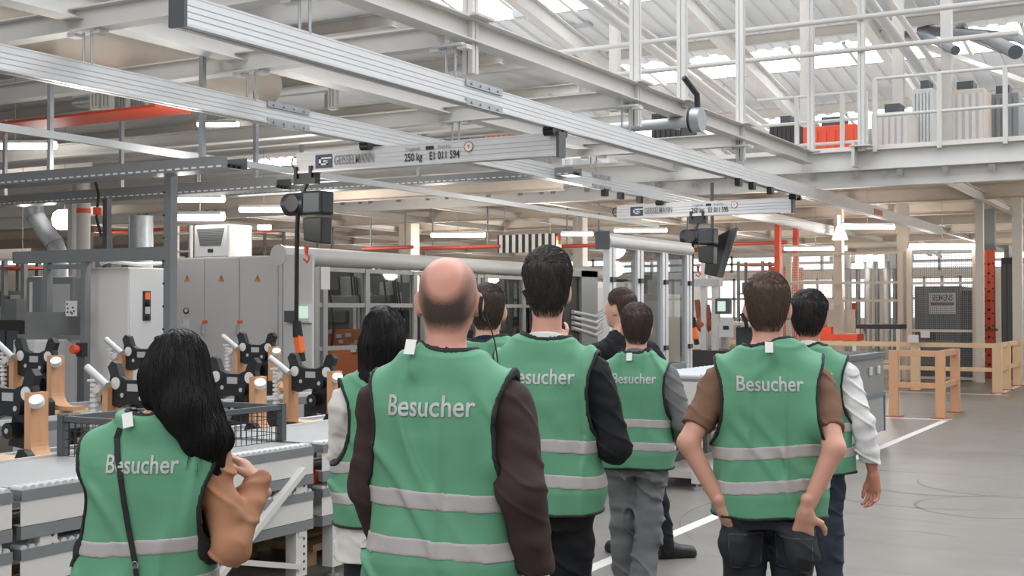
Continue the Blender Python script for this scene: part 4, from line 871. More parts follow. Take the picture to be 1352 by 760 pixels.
for i, (px, Y) in enumerate(((1300, 30), (1342, 32), (1225, 31), (1280, 34))):
    a, c = onY(px, 60, Y), onY(px+60, 170, Y-4)
    tag(MB().tube([(a.x-2.2, Y+4, a.z+1.4), (a.x, Y, a.z+.2), (c.x, Y-6, a.z-1.4)], .13-.02*i, 14).build('round_duct', M['gsteel' if i % 2 else 'dsteel']), '%s round duct from the left, slanting down above the mezzanine at the right' % ORD[(2, 3, 0, 1)[i]], 'duct')
# ------------------------------------------------------------------ lamps
def tubelamp(label, a, c, power=0, r=.03, housing=True):
    a, c = Vector(a), Vector(c); t = thing('strip_light', label, 'lamp', (a+c)/2)
    if housing: MB().bar(a+Vector((0, 0, .05)), c+Vector((0, 0, .05)), .10, .05).build('housing', M['lens'], t)
    MB().cyl(a, c, r, n=10).build('tube', M['tube'], t)
    m_ = (a+c)/2; MB().cyl(m_+Vector((0, 0, .07)), (m_.x, m_.y, max(m_.z+.2, 4.34 if m_.y > 20.9 else 5.55)), .008, n=6).build('wire', M['steel'], t)
    return t
LT = [('upper long strip light right of the tall grey post', 234, 295, 263, 261.5, 14.5, .05), ('lower long strip light right of the tall grey post', 234, 294, 286, 282, 12.7, .06), ('strip light at the left edge below the red-orange beam', -30, 72, 192, 180, 12.5, .06), ('short strip light just right of the bent duct', 79, 92, 290, 289, 18, .22),
      ('strip light above the bald man, under the mezzanine', 570, 640, 310, 307.5, 26, .06), ('strip light left of the narrow glass cell', 742, 782, 309, 307, 27, .05), ('strip light above the narrow glass cell', 812, 880, 304, 302, 28, .05), ('strip light above the mesh gate', 1201, 1289, 325, 323, 29.4, .07), ('strip light above the far mesh panel', 1036, 1118, 328, 326, 31, .05),
      ('strip light beside the cone lamp', 1110, 1181, 299.5, 296.5, 26, .05), ('strip light left of the nearer hoist', 318, 378, 276, 273, 16.5, .06), ('strip light right of the red-orange beam', 262, 314, 164, 158, 17, .05), ('small strip light far behind the grey cabinet', 342, 356, 300, 300, 26, .08), ('strip light far left under the cable trays', 0, 60, 346, 344, 18, .05)]
for lb, a, c, y0, y1, Y, r in LT: tubelamp(lb, onY(a, y0, Y), onY(c, y0, Y), r=r)
q = onY(1109, 306, 25.5); t = thing('cone_lamp', 'bright white cone-shaped lamp hanging under the mezzanine at the right', 'lamp', q)
MB().cyl(q+Vector((0, 0, -.16)), q+Vector((0, 0, .12)), .16, .06, n=18).build('shade', M['tube'], t); MB().cyl(q+Vector((0, 0, .12)), q+Vector((0, 0, .35)), .05).build('socket', M['cabw'], t)
# light sources: areas under the roof skylights, plus added fill lights
def area(name, loc, sx, sy, e, rot=(0, 0, 0), col=(1, 1, 1)):
    l = bpy.data.lights.new(name, 'AREA'); l.shape = 'RECTANGLE'; l.size = sx; l.size_y = sy; l.energy = e; l.color = col
    o = bpy.data.objects.new(name, l); COL.objects.link(o); o.location = loc; o.rotation_euler = rot; return o
area('skylight_front', (-4, 9, 9.6), 26, 9, 620, col=(.97, .985, 1))
area('camera_side_fill', (-3, -3, 8.5), 18, 8, 900, rot=(R(48), 0, R(14)), col=(.97, .985, 1))  # added fill behind the camera, tilted to brighten cabinets and backs; no skylight there
area('skylight_rear', (-6, 32, 8.6), 40, 14, 900, col=(.95, .98, 1))
def glow(loc, e):
    l = bpy.data.lights.new('fill_glow', 'POINT'); l.energy = e; l.shadow_soft_size = .25; l.color = (1, .965, .92)  # unseen point light added as fill, not tied to any strip light
    o = bpy.data.objects.new('fill_glow', l); COL.objects.link(o); o.location = loc
for x in (-28, -20, -13, -7.4, -1, 5):
    for y in (24.5, 30.8, 37.5, 45): glow((x, y, 3.0), 150)  # added grid of points, kept low to brighten the mezzanine underside and far hall
glow((-13.2, 16.0, 2.55), 45); glow((-13.4, 20.5, 2.6), 45); glow((-8.6, 7.4, 3.2), 30); glow((-11.5, 14.0, 3.1), 70); glow((-14, 17.5, 3.1), 90); glow((-10.0, 10, 3.1), 50); glow((-15, 12.2, 3.1), 80); glow((-9.0, 17.5, 3.1), 60)  # added points brightening the glass cell contents and the left-hand cabinets
w = bpy.data.worlds.new('hall_daylight'); SC.world = w; w.use_nodes = True
bg = w.node_tree.nodes['Background']; bg.inputs[0].default_value = (.93, .96, 1, 1); bg.inputs[1].default_value = .5
vs_ = SC.view_settings; vs_.view_transform = 'Standard'; vs_.look = 'None'; vs_.gamma = 1; vs_.use_curve_mapping = False; vs_.exposure = 0.0
SC.cycles.use_denoising = True; SC.cycles.max_bounces = 8; SC.cycles.transparent_max_bounces = 12
# ------------------------------------------------------------------ more services at the upper left and in the ceiling space
def vbox(name, label, cat, px0, px1, py0, py1, Y, dpt, m, zt_=None):
    a, c = onY(px0, 50, Y).x, onY(px1, 50, Y).x; z0 = onY(px0, py1, Y).z; z1 = zt_ or onY(px0, py0, Y).z
    t = thing(name, label, cat, ((a+c)/2, Y, z0)); MB().box(a, c, Y, Y+dpt, z0, z1).build('body', M[m], t, bevel=.005); return t, a, c, z0, z1
t, a, c, z0, z1 = vbox('vertical_duct', 'square galvanised duct rising behind the farther crane rail at the upper left', 'duct', 97, 117, 30, 140, 13.4, .35, 'steel', 5.53)
for k_ in range(7): z = z0+(z1-z0)*(k_+.5)/7; MB().box(a-.015, c+.015, 13.385, 13.765, z-.015, z+.015).build('flange', M['alud'], t)
for i, (p0_, p1_, y_) in enumerate(((119, 131, 13.2), (134, 146, 13.2), (157, 167, 14.0), (184, 192, 14.2), (343, 350, 15.0), (433, 443, 15.4), (428, 437, 17.5))):
    t, a, c, z0, z1 = vbox('slotted_post', '%s white slotted post hanging from the upper left deck, from the left' % ORD[(0, 1, 2, 3, 4, 6, 5)[i]], 'post', p0_, p1_, 20, 145, y_, .09, 'white', 5.53)
    for u in (.3, .7): x = a+(c-a)*u; MB().box(x-.008, x+.008, y_-.004, y_, z0+.05, z1).build('slot', M['gsteel'], t)
for i, (p0_, p1_, q0_, q1_, y_, m) in enumerate(((338, 372, 95, 134, 19.5, 'cab'), (376, 392, 95, 134, 19.0, 'gsteel'), (395, 424, 100, 134, 19.6, 'gsteel'), (146, 158, 36, 86, 16.5, 'dsteel'), (170, 192, 62, 92, 16.8, 'gsteel'), (212, 250, 90, 105, 17.5, 'cab'))):
    t, a, c, z0, z1 = vbox('service_cabinet', '%s grey service cabinet in the ceiling space at the upper left, from the right' % ORD[(2, 1, 0, 5, 4, 3)[i]], 'cabinet', p0_, p1_, q0_, q1_, y_, .4, m)
    MB().box(a+.03, c-.03, y_-.012, y_, z0+.03, z1-.03).build('door', M['cab'], t)
    for x in (a+.04, c-.04): MB().cyl((x, y_+.2, z1), (x, y_+.2, 5.55), .012, n=6).build('hanger', M['steel'], t)
q = onY(22, 20, 9.2)
t = thing('beam_hanger', 'galvanised hanger with a black cable at the top left corner', 'hanger', q)
MB().box(q.x-.05, q.x+.03, 9.18, 9.24, onY(22, 56, 9.2).z, 5.55).build('bracket', M['steel'], t); MB().tube([q+Vector((-.03, -.05, .1)), q+Vector((-.02, -.06, -.1)), q+Vector((.02, -.05, -.2))], .012, 6).build('cable', M['rubber'], t); MB().box(q.x-.14, q.x+.14, 9.16, 9.26, q.z-.02, q.z+.04).build('clamp', M['alud'], t)
for i, (py, Y, w_, m) in enumerate(((203, 15.2, .2, 'white'), (178, 17.4, .16, 'white2'), (252, 16.8, .18, 'white'), (277, 18.6, .2, 'beige'), (214, 19.4, .16, 'white'))):
    z = onY(150, py, Y).z
    tag(MB().ibeam((-22, Y, z), (XB-.2 if i != 3 else -9.6, Y, z), .14, w_, .012).build('service_beam', M[m]), '%s low pale service beam behind the cable trays, counted from the camera' % ORD[(0, 2, 1, 3, 4)[i]], 'beam')
for i, (x, z, r, m) in enumerate(((-9.6, 4.75, .05, 'alud'), (-9.9, 4.8, .04, 'steel'), (-12.6, 4.7, .07, 'white2'), (-13.0, 4.9, .05, 'alud'), (-7.2, 4.62, .035, 'alud'), (-7.0, 4.62, .025, 'steel'))):
    tag(MB().cyl((x, 6.5, z), (x, YM-.2, z), r, n=10).build('service_pipe', M[m]), '%s thin service pipe from the left, running away high above the rails' % ORD[(3, 2, 1, 0, 4, 5)[i]], 'pipe')
# scuffs on the floor
b = MB()
def arc(cx, cy, r, a0, a1, w):
    n = 26
    for i in range(n):
        a, c = R(a0+(a1-a0)*i/n), R(a0+(a1-a0)*(i+1)/n); k0, k1 = w*math.sin(math.pi*i/n)+.002, w*math.sin(math.pi*(i+1)/n)+.002
        b.add([(cx+(r-k0)*math.cos(a), cy+(r-k0)*math.sin(a), .0012), (cx+(r+k0)*math.cos(a), cy+(r+k0)*math.sin(a), .0012), (cx+(r+k1)*math.cos(c), cy+(r+k1)*math.sin(c), .0012), (cx+(r-k1)*math.cos(c), cy+(r-k1)*math.sin(c), .0012)], [(0, 1, 2, 3)])
for px, py, r, a0, a1, w in ((1240, 640, .7, 200, 330, .03), (1300, 670, .55, 120, 380, .018), (1235, 645, 1.2, 220, 300, .02), (1330, 640, .8, 180, 300, .02), (1290, 700, 2.2, 150, 220, .008), (1190, 720, .6, 60, 110, .015), (1215, 610, .9, 230, 290, .02)):
    p = onZ(px, py, 0); arc(p.x, p.y, r, a0, a1, w)
struct(b.build('trim_6', mat('scuff_marks', (108, 102, 95), .5, var=.2, scale=30)))
# ------------------------------------------------------------------ implicit surfaces for people and clothing
_rs = np.random.RandomState(3); _T = _rs.rand(32, 32, 32).astype(np.float32)
def vn(x, y, z):
    def sp(a):
        i = np.floor(a); f = (a-i).astype(np.float32); return (i.astype(np.int32)) & 31, f*f*(3-2*f)
    ix, fx = sp(x); iy, fy = sp(y); iz, fz = sp(z)
    jx, jy, jz = (ix+1) & 31, (iy+1) & 31, (iz+1) & 31
    a = _T[ix, iy, iz]*(1-fx)+_T[jx, iy, iz]*fx; b = _T[ix, jy, iz]*(1-fx)+_T[jx, jy, iz]*fx
    c = _T[ix, iy, jz]*(1-fx)+_T[jx, iy, jz]*fx; d = _T[ix, jy, jz]*(1-fx)+_T[jx, jy, jz]*fx
    return ((a*(1-fy)+b*fy)*(1-fz)+(c*(1-fy)+d*fy)*fz)*2-1
class Field:
    def __init__(s, lo, hi, h):
        s.h = h; s.lo = np.array(lo, np.float32)
        n = [int((b-a)/h)+2 for a, b in zip(lo, hi)]; s.n = n
        s.ax = [(lo[i]+h*np.arange(n[i])).astype(np.float32) for i in range(3)]
        s.F = np.full(n, .2, np.float32)
    def sl(s, lo, hi):
        r = []
        for i in range(3):
            a = max(0, int((lo[i]-s.lo[i])/s.h)); b = min(s.n[i], int((hi[i]-s.lo[i])/s.h)+2)
            if b <= a: return None
            r.append(slice(a, b))
        return tuple(r)
    def xyz(s, sl=None):
        ax = s.ax if sl is None else [s.ax[i][sl[i]] for i in range(3)]
        return ax[0][:, None, None], ax[1][None, :, None], ax[2][None, None, :]
    def put(s, fn, lo, hi, k=.02):
        sl = s.sl(lo, hi)
        if sl is None: return s
        d = fn(*s.xyz(sl)); a = s.F[sl]
        if k < 0: s.F[sl] = np.maximum(a, -d)
        else:
            h = np.maximum(k-np.abs(a-d), 0)/k; s.F[sl] = np.minimum(a, d)-h*h*k*.25
        return s
    def cone(s, p0, p1, r0, r1, k=.02):
        p0 = np.array(p0, np.float32); p1 = np.array(p1, np.float32); m = max(r0, r1)+.035
        d = p1-p0; dd = float(d@d)+1e-9
        def fn(x, y, z):
            t = np.clip(((x-p0[0])*d[0]+(y-p0[1])*d[1]+(z-p0[2])*d[2])/dd, 0, 1)
            return np.sqrt((x-p0[0]-d[0]*t)**2+(y-p0[1]-d[1]*t)**2+(z-p0[2]-d[2]*t)**2)-(r0+(r1-r0)*t)
        return s.put(fn, np.minimum(p0, p1)-m, np.maximum(p0, p1)+m, k)
    def ell(s, c, r, k=.02, rz=0., rx=0., ry=0.):
        c = np.array(c, np.float32); m = max(r)+.035
        Mx = np.array((Matrix.Rotation(rz, 3, 'Z') @ Matrix.Rotation(ry, 3, 'Y') @ Matrix.Rotation(rx, 3, 'X')).transposed(), np.float32)
        def fn(x, y, z):
            X, Y, Z = x-c[0], y-c[1], z-c[2]
            a = Mx[0, 0]*X+Mx[0, 1]*Y+Mx[0, 2]*Z; b = Mx[1, 0]*X+Mx[1, 1]*Y+Mx[1, 2]*Z; d = Mx[2, 0]*X+Mx[2, 1]*Y+Mx[2, 2]*Z
            k0 = np.sqrt((a/r[0])**2+(b/r[1])**2+(d/r[2])**2); k1 = np.sqrt((a/r[0]**2)**2+(b/r[1]**2)**2+(d/r[2]**2)**2)+1e-6
            return k0*(k0-1)/k1
        return s.put(fn, c-m, c+m, k)
    def stack(s, st, k=.03, off=0., ex=2.4):
        z_ = [q[0] for q in st]; A = [q[1]+off for q in st]; B = [q[2]+off for q in st]; C = [q[3] for q in st]
        X = [q[4] if len(q) > 4 else 0. for q in st]
        def fn(x, y, z):
            a = np.interp(z, z_, A).astype(np.float32); b = np.interp(z, z_, B).astype(np.float32); c = np.interp(z, z_, C).astype(np.float32); xc = np.interp(z, z_, X).astype(np.float32)
            q = (np.abs((x-xc)/a)**ex+np.abs((y-c)/b)**ex)**(1/ex)
            d = (q-1)*np.minimum(a, b)*1.05
            return np.maximum(d, np.maximum(z_[0]-z, z-z_[-1]))
        m = max(max(A), max(B))+.06
        return s.put(fn, (-m+min(X), -m+min(C), z_[0]-.05), (m+max(X), m+max(C), z_[-1]+.05), k)
    def near(s, fn, band=.035):                   # add displacement fn(x,y,z) only near the surface
        i = np.nonzero(np.abs(s.F) < band)
        s.F[i] += fn(s.ax[0][i[0]], s.ax[1][i[1]], s.ax[2][i[2]]); return s
    def mesh(s, G=None):
        Fd = s.F if G is None else G
        h = s.h; ins = Fd < 0; nx, ny, nz = Fd.shape
        c = np.zeros((nx-1, ny-1, nz-1), np.uint8)
        for i in (0, 1):
            for j in (0, 1):
                for k in (0, 1): c += ins[i:nx-1+i, j:ny-1+j, k:nz-1+k]
        act = np.nonzero((c > 0) & (c < 8)); n = len(act[0])
        if n == 0: return np.zeros((0, 3)), np.zeros((0, 4), int)
        idx = np.full(c.shape, -1, np.int32); idx[act] = np.arange(n)
        P = np.zeros((n, 3), np.float64); W = np.zeros(n)
        cor = [(i, j, k) for i in (0, 1) for j in (0, 1) for k in (0, 1)]
        val = {q: Fd[act[0]+q[0], act[1]+q[1], act[2]+q[2]].astype(np.float64) for q in cor}
        for q in cor:
            for a in range(3):
                if q[a] == 0:
                    q2 = tuple(1 if t == a else q[t] for t in range(3)); A, B = val[q], val[q2]
                    m = (A < 0) != (B < 0); t = np.where(m, A/np.where(m, A-B, 1), 0)
                    for e in range(3): P[:, e] += np.where(m, (q[e]+(t if e == a else 0)), 0)
                    W += m
        P = P/W[:, None]+np.stack(act, 1); V = s.lo+P*h
        Q = []
        for a in range(3):
            b, d = (a+1) % 3, (a+2) % 3
            sA = [slice(None)]*3; sB = [slice(None)]*3; sA[a] = slice(0, -1); sB[a] = slice(1, None)
            x = ins[tuple(sA)] != ins[tuple(sB)]; e = np.nonzero(x); e = np.stack(e, 1)
            ok = (e[:, b] > 0) & (e[:, d] > 0) & (e[:, b] < Fd.shape[b]-1) & (e[:, d] < Fd.shape[d]-1); e = e[ok]
            fl = ins[e[:, 0], e[:, 1], e[:, 2]]
            def g(db, dd):
                q = e.copy(); q[:, b] += db; q[:, d] += dd; return idx[q[:, 0], q[:, 1], q[:, 2]]
            q4 = np.stack([g(-1, -1), g(0, -1), g(0, 0), g(-1, 0)], 1)
            q4[~fl] = q4[~fl][:, ::-1]; Q.append(q4)
        return V, np.concatenate(Q)
def np_obj(name, V, Q, m, parent, attr=None, shift=(0, 0, 0)):
    me = bpy.data.meshes.new(name); V = np.asarray(V, np.float32)+np.array(shift, np.float32)
    me.vertices.add(len(V)); me.vertices.foreach_set('co', V.ravel())
    me.loops.add(Q.size); me.loops.foreach_set('vertex_index', Q.astype(np.int32).ravel())
    me.polygons.add(len(Q)); me.polygons.foreach_set('loop_start', np.arange(0, Q.size, 4, dtype=np.int32))
    me.polygons.foreach_set('use_smooth', np.ones(len(Q), bool)); me.update(calc_edges=True); me.validate()
    if attr is not None and len(me.vertices) == len(V):
        a = me.attributes.new('mask', 'FLOAT', 'POINT'); a.data.foreach_set('value', np.asarray(attr, np.float32))
    me.materials.append(m)
    o = bpy.data.objects.new(name, me); COL.objects.link(o); o.parent = parent; ORG[o.name] = Vector((0, 0, 0)); return o
def smooth(V, Q, it=2, lam=.5):
    V = V.copy(); n = len(V)
    for _ in range(it):
        S = np.zeros_like(V); C = np.zeros(n)
        for a, b in ((0, 1), (1, 2), (2, 3), (3, 0)):
            for e in range(3):
                S[:, e] += np.bincount(Q[:, a], V[Q[:, b], e], n)+np.bincount(Q[:, b], V[Q[:, a], e], n)
            C += np.bincount(Q[:, a], minlength=n)+np.bincount(Q[:, b], minlength=n)
        V = V*(1-lam)+S/np.maximum(C, 1)[:, None]*lam
    return V
# ------------------------------------------------------------------ people
def mask_mat(name, rgbA, rgbB, rough=.55, bump=0., bscale=200, stretch=(1, 1, 1), sss=0.):
    m = mat(name, rgbA, rough, var=.07, scale=14, bump=bump, bscale=bscale, stretch=stretch)
    nt = m.node_tree; N = nt.nodes; L = nt.links; b = N['Principled BSDF']
    src = b.inputs['Base Color'].links[0].from_socket
    at = N.new('ShaderNodeAttribute'); at.attribute_name = 'mask'
    n = N.new('ShaderNodeTexNoise'); n.inputs['Scale'].default_value = 260; n.inputs['Detail'].default_value = 2
    tc = N.new('ShaderNodeTexCoord'); L.new(tc.outputs['Object'], n.inputs['Vector'])
    ad = N.new('ShaderNodeMath'); ad.operation = 'MULTIPLY_ADD'; ad.inputs[1].default_value = .5; L.new(n.outputs['Fac'], ad.inputs[0])
    sb = N.new('ShaderNodeMath'); sb.operation = 'SUBTRACT'; sb.inputs[1].default_value = .25; L.new(at.outputs['Fac'], ad.inputs[2]); L.new(ad.outputs[0], sb.inputs[0])
    gt = N.new('ShaderNodeMath'); gt.operation = 'MULTIPLY'; gt.use_clamp = True; L.new(sb.outputs[0], gt.inputs[0]); gt.inputs[1].default_value = 1
    mu = N.new('ShaderNodeMath'); mu.operation = 'MULTIPLY'; mu.use_clamp = True; L.new(gt.outputs[0], mu.inputs[0])
    m1 = N.new('ShaderNodeMath'); m1.operation = 'MULTIPLY'; m1.use_clamp = True; m1.inputs[1].default_value = 4; L.new(at.outputs['Fac'], m1.inputs[0]); L.new(m1.outputs[0], mu.inputs[1])
    mx = N.new('ShaderNodeMix'); mx.data_type = 'RGBA'; L.new(mu.outputs[0], mx.inputs['Factor']); L.new(src, mx.inputs['A']); mx.inputs['B'].default_value = lin(rgbB)+(1,)
    L.new(mx.outputs['Result'], b.inputs['Base Color'])
    return m
M['vest'] = mat('vest_green', (96, 152, 120), .62, var=.05, scale=7, bump=.3, bscale=24, spec=.3)
M['strip'] = mat('reflective_grey', (172, 166, 164), .45, var=.05, scale=30, bump=.1, bscale=500)
M['vprint'] = mat('print_silver', (186, 184, 182), .5, var=.08, scale=60)
M['piping'] = mat('black_binding', (24, 25, 26), .7, var=.1)
M['tagw'] = mat('white_fabric_label', (232, 230, 226), .6, var=.04)
def skin(n, c, hc): return mask_mat('skin_'+n, c, hc, .5, bump=.08, bscale=300)
def hairmat(n, c, rough=.5, st=(1, 1, .12)): return mat('hair_'+n, c, rough, var=.45, scale=160, bump=.55, bscale=190, stretch=st, spec=.22)
def ss(a, b, x): t = np.clip((x-a)/(b-a), 0, 1); return t*t*(3-2*t)
def V3(p): return np.array(p, float)
def hand_mesh(w, d, t, n, s=1., curl=(20, 30, 25), spread=.5, thumb=35, tip=1., side_flex=0, curls=None):
    """w wrist, d towards fingers, t thumb side, n palm side; returns verts, quads"""
    w = V3(w); d = V3(d)/np.linalg.norm(d); t = V3(t); t = t-d*(t@d); t /= np.linalg.norm(t); n0 = V3(n); nn = np.cross(d, t); n = nn if nn@n0 > 0 else -nn
    f = Field(w-.22*s, w+.22*s, .0028)
    f.cone(w-d*.05*s, w+d*.015*s, .0235*s, .0225*s, .01)
    for q in (-1, 1): f.cone(w, w+d*.075*s+t*(q*.014*s), .0205*s, .0155*s, .02)
    L = (.044, .049, .046, .036); offs = (.030, .010, -.010, -.029); kn = (.092, .096, .092, .083)
    for i in range(4):
        k = w+d*kn[i]*s+t*offs[i]*s
        f.cone(w+d*.012*s+t*offs[i]*.55*s, k, .0135*s, .0115*s, .016*s)
        a = 0.; p = k; base = d+t*(offs[i]*spread*3); base /= np.linalg.norm(base); rr = .0100*s
        cc = curls[i] if curls else curl
        for j, (ln, cu) in enumerate(zip((L[i], L[i]*.62, L[i]*.48), cc)):
            a += R(cu); dv = base*math.cos(a)+n*math.sin(a); q = p+dv*ln*s*tip
            f.cone(p, q, rr, rr*.9, .004*s); p = q; rr *= .9
    th = R(thumb); b0 = w+d*.025*s+t*.022*s; b1 = b0+(d*math.cos(th)+t*math.sin(th)+n*.35)*.042*s
    f.cone(b0, b1, .016*s, .0125*s, .014*s); dv = d*math.cos(th*.5)+t*math.sin(th*.5)+n*.35; dv /= np.linalg.norm(dv)
    b2 = b1+dv*.032*s; f.cone(b1, b2, .0115*s, .0105*s, .005*s); dv = d*math.cos(th*.2)+t*math.sin(th*.2)+n*.3; dv /= np.linalg.norm(dv)
    f.cone(b2, b2+dv*.024*s, .0105*s, .0085*s, .004*s)
    Vv, Q = f.mesh(); return smooth(Vv, Q, 2, .4), Q
def strands(bvh, starts, flow, step, nst, lift, r0, rg, tail=0.):
    Vs = []; Qs = []; o = 0
    for p in starts:
        p = Vector(p); path = []; jit = Vector((rg.uniform(-1, 1), rg.uniform(-1, 1), rg.uniform(-1, 1)))*.28; nt_ = 0
        for i in range(nst):
            h = bvh.find_nearest(p)
            if h[0] is None: break
            n = h[1]; q = h[0]+n*(.0006+lift*i/nst); path.append(q)
            fl_ = Vector(flow(q))+jit; t = fl_-n*fl_.dot(n)
            if t.length < .25:
                nt_ += 1
                for k in range(int(tail/step*rg.random())): q = q+fl_.normalized()*step; path.append(q)
                break
            p = q+t.normalized()*step
        if len(path) < 3: continue
        m = len(path)
        for i, q in enumerate(path):
            d = (path[min(i+1, m-1)]-path[max(i-1, 0)]).normalized(); u = Vector((.3, .8, .5)); a = d.cross(u).normalized(); b = d.cross(a); r = r0*(1-.75*(i/(m-1))**2)
            for k in range(3): Vs.append(q+a*(r*math.cos(2.094*k))+b*(r*math.sin(2.094*k)))
        for i in range(m-1):
            for k in range(3): Qs.append((o+i*3+k, o+i*3+(k+1) % 3, o+(i+1)*3+(k+1) % 3, o+(i+1)*3+k))
        o += 3*m
    return np.array([tuple(v) for v in Vs]).reshape(-1, 3), np.array(Qs, int).reshape(-1, 4)
TORSO = [(.84, .165, .115, -.01), (.93, .175, .122, -.012), (1.05, .152, .104, 0), (1.15, .150, .100, .004), (1.27, .168, .112, 0), (1.345, .165, .105, -.008), (1.405, .12, .08, -.014), (1.475, .07, .062, -.016)]
VEST = [(.80, .212, .156, -.004), (.95, .206, .150, -.004), (1.10, .200, .144, -.004), (1.25, .200, .138, -.004), (1.32, .200, .126, -.008), (1.378, .185, .105, -.012), (1.415, .14, .085, -.015), (1.455, .085, .072, -.018), (1.49, .05, .05, -.018)]
def person(px, d, H, label, turn=0, female=False, head=(0, 0, 0), skinc=(206, 160, 138), hairc=(50, 40, 34), hair='short', jacket=None, jmat=None, sleeve='long',
           tmat=None, vest=True, L=None, Rr=None, legs=None, coat_hem=.90, collar=None, hands={}, tagx=None, wide=1., lean=(0, 0), text=True, hh=.006, bald=False, hairT=.014, vtop=0., pockets=False, shoes=True, vsh=None, neckz=0., vdrop=0., hoff=(0, 0), jw=1., tw=1.2, hz=0., hsc=None):
    s = H/1.75; base = atD(px, 0, d); az = TH-math.atan((px-676)/F)
    loc = Vector((base.x, base.y, 0)); rz = az+R(turn)
    root = thing('person', label, 'person', loc, rz)
    g = lambda p: V3(p)*s
    sh = .18*(.9 if female else 1.)*wide; lx, ly = lean
    def LN(p): q = V3(p); z = max(0, q[2]-.95); return V3((q[0]+lx*z, q[1]+ly*z, q[2]))*s
    hc = LN((hoff[0], .018+hoff[1], 1.635+hz)); hs = hsc or ((1., 1.) if (bald or female) else (.93, 1.05)); HS3 = np.array((hs[0], 1., hs[1])); ps, pt, rl = R(head[0]), R(head[1]), R(head[2])
    HM = np.array(Matrix.Rotation(ps, 3, 'Z') @ Matrix.Rotation(rl, 3, 'Y') @ Matrix.Rotation(pt, 3, 'X'), float)
    def HP(p): return hc+HM@(V3(p)*HS3*s)
    def HL(x, y, z):
        X, Y, Z = x-hc[0], y-hc[1], z-hc[2]
        return tuple((HM[0, i]*X+HM[1, i]*Y+HM[2, i]*Z)/(s*HS3[i]) for i in range(3))
    def EL(f, c, r, k=.02, rz_=0., rx_=0.):
        f.ell(HP(c), [q*s*w_ for q, w_ in zip(r, HS3)], k, rz=ps+rz_, rx=pt+rx_, ry=rl)
    fs = 1. if not female else .95
    def headsdf(f, ears=True):
        EL(f, (0, -.008, .022), (.080*fs, .099*fs, .095), .02); EL(f, (0, -.02, .055), (.068*fs, .08*fs, .06), .03)
        EL(f, (0, .030, -.040), (.058*fs, .062, .076), .05)
        EL(f, (0, -.050, -.010), (.062*fs, .05, .06), .03)
        EL(f, (0, .066, -.092), (.028, .022, .020), .03)
        f.cone(HP((0, -.028, -.055)), LN((0, -.022, 1.44)), (.053 if not female else .044)*s, (.060 if not female else .049)*s, .035)
        if ears:
            EL(f, (0, .076, .022), (.048, .02, .012), .02)
            for q in (-1, 1):
                f.ell(HP((q*.032, .098, .004)), [.018*s, .012*s, .011*s], -1)
                EL(f, (q*.032, .083, .004), (.0125, .0125, .0125), .002)
                EL(f, (q*.086*fs, -.008, -.008), (.0085, .022, .035), .008, rz_=R(-34*q))
                EL(f, (q*.081*fs, .004, -.032), (.008, .010, .012), .008)
            f.cone(HP((0, .092, .004)), HP((0, .113, -.026)), .009*s, .0125*s, .012); EL(f, (0, .098, -.030), (.018, .012, .010), .008)
            EL(f, (0, .089, -.056), (.023, .010, .0065), .006); EL(f, (0, .087, -.068), (.019, .010, .007), .006)
    def arms(f, rad, off, upto=1.):
        out = {}
        for q, P in ((-1, L), (1, Rr)):
            P = P or {}
            S0 = LN((q*sh, -.008, 1.350)); E = LN(P['e']) if 'e' in P else g((q*.235, -.03, 1.13)); W = LN(P['w']) if 'w' in P else g((q*.255, .05, .89))
            f.cone(S0, E, (rad[0]+off)*s, (rad[1]+off)*s, .035)
            if upto >= 1: f.cone(E, W, (rad[1]+off)*s, (rad[2]+off)*s, .02)
            elif upto > 0: pass
            out[q] = (S0, E, W)
        return out
    def traps(f, off):
        for q in (-1, 1): f.cone(LN((q*.03, -.026, 1.45)), LN((q*(sh-.02), -.012, 1.360)), (.048+off)*s, (.05+off)*s, .04)
    def st(T, w=1.): return [(a*s, b*s*w, c*s, (dd+ly*max(0, a-.95))*s, lx*max(0, a-.95)*s) for a, b, c, dd in T]
    lg = legs or {}
    hip = {q: g((q*.088, -.008, .90)) for q in (-1, 1)}
    kn = {q: g(lg.get(q, {}).get('k', (q*.095, .01, .49))) for q in (-1, 1)}
    an = {q: g(lg.get(q, {}).get('a', (q*.10, -.02, .08))) for q in (-1, 1)}
    td = {q: R(lg.get(q, {}).get('toe', -8*q)) for q in (-1, 1)}
    # ---- body
    B = Field((-.62*s, -.42*s, -.0), (.62*s, .62*s, 1.78*s), hh)
    B.stack(st(TORSO, .95 if female else wide), .03)
    traps(B, 0); A = arms(B, (.050, .040, .0245) if not female else (.042, .034, .022), 0)
    for q in (-1, 1):
        B.cone(hip[q], kn[q], .082*s, .054*s, .03); B.cone(kn[q], an[q], .054*s, .036*s, .02)
        toe = an[q]+V3((math.sin(-td[q]), math.cos(td[q]), 0))*.15*s-V3((0, 0, .045))*s
        B.cone(an[q]-V3((0, 0, .03)), toe, .036*s, .026*s, .02)
    headsdf(B)
    Vb, Q = B.mesh(); Vb = smooth(Vb, Q, 2, .4)
    def hairline(X, Y, Z):
        zl = np.interp(Y, [-.12, -.07, -.035, -.02, .028, .04, .085, .12], [-.088, -.080, -.045, .018, .022, .03, .085, .12])
        return Z-zl
    def hfun(x, y, z):
        X, Y, Z = HL(x, y, z); h = hairline(X, Y, Z)
        if bald:
            e = np.sqrt((X/.064)**2+((Z-.088)/.080)**2)
            h = np.minimum(h, (e-1)*.05+.004)
        return h
    mk = np.zeros(len(Vb))
    if hair in ('short',):
        m = Vb[:, 2] > hc[2]-.13*s; h = hfun(*Vb[m].T); mk[m] = np.clip((h+.014)/.03, 0, 1)*.9 if not bald else 0
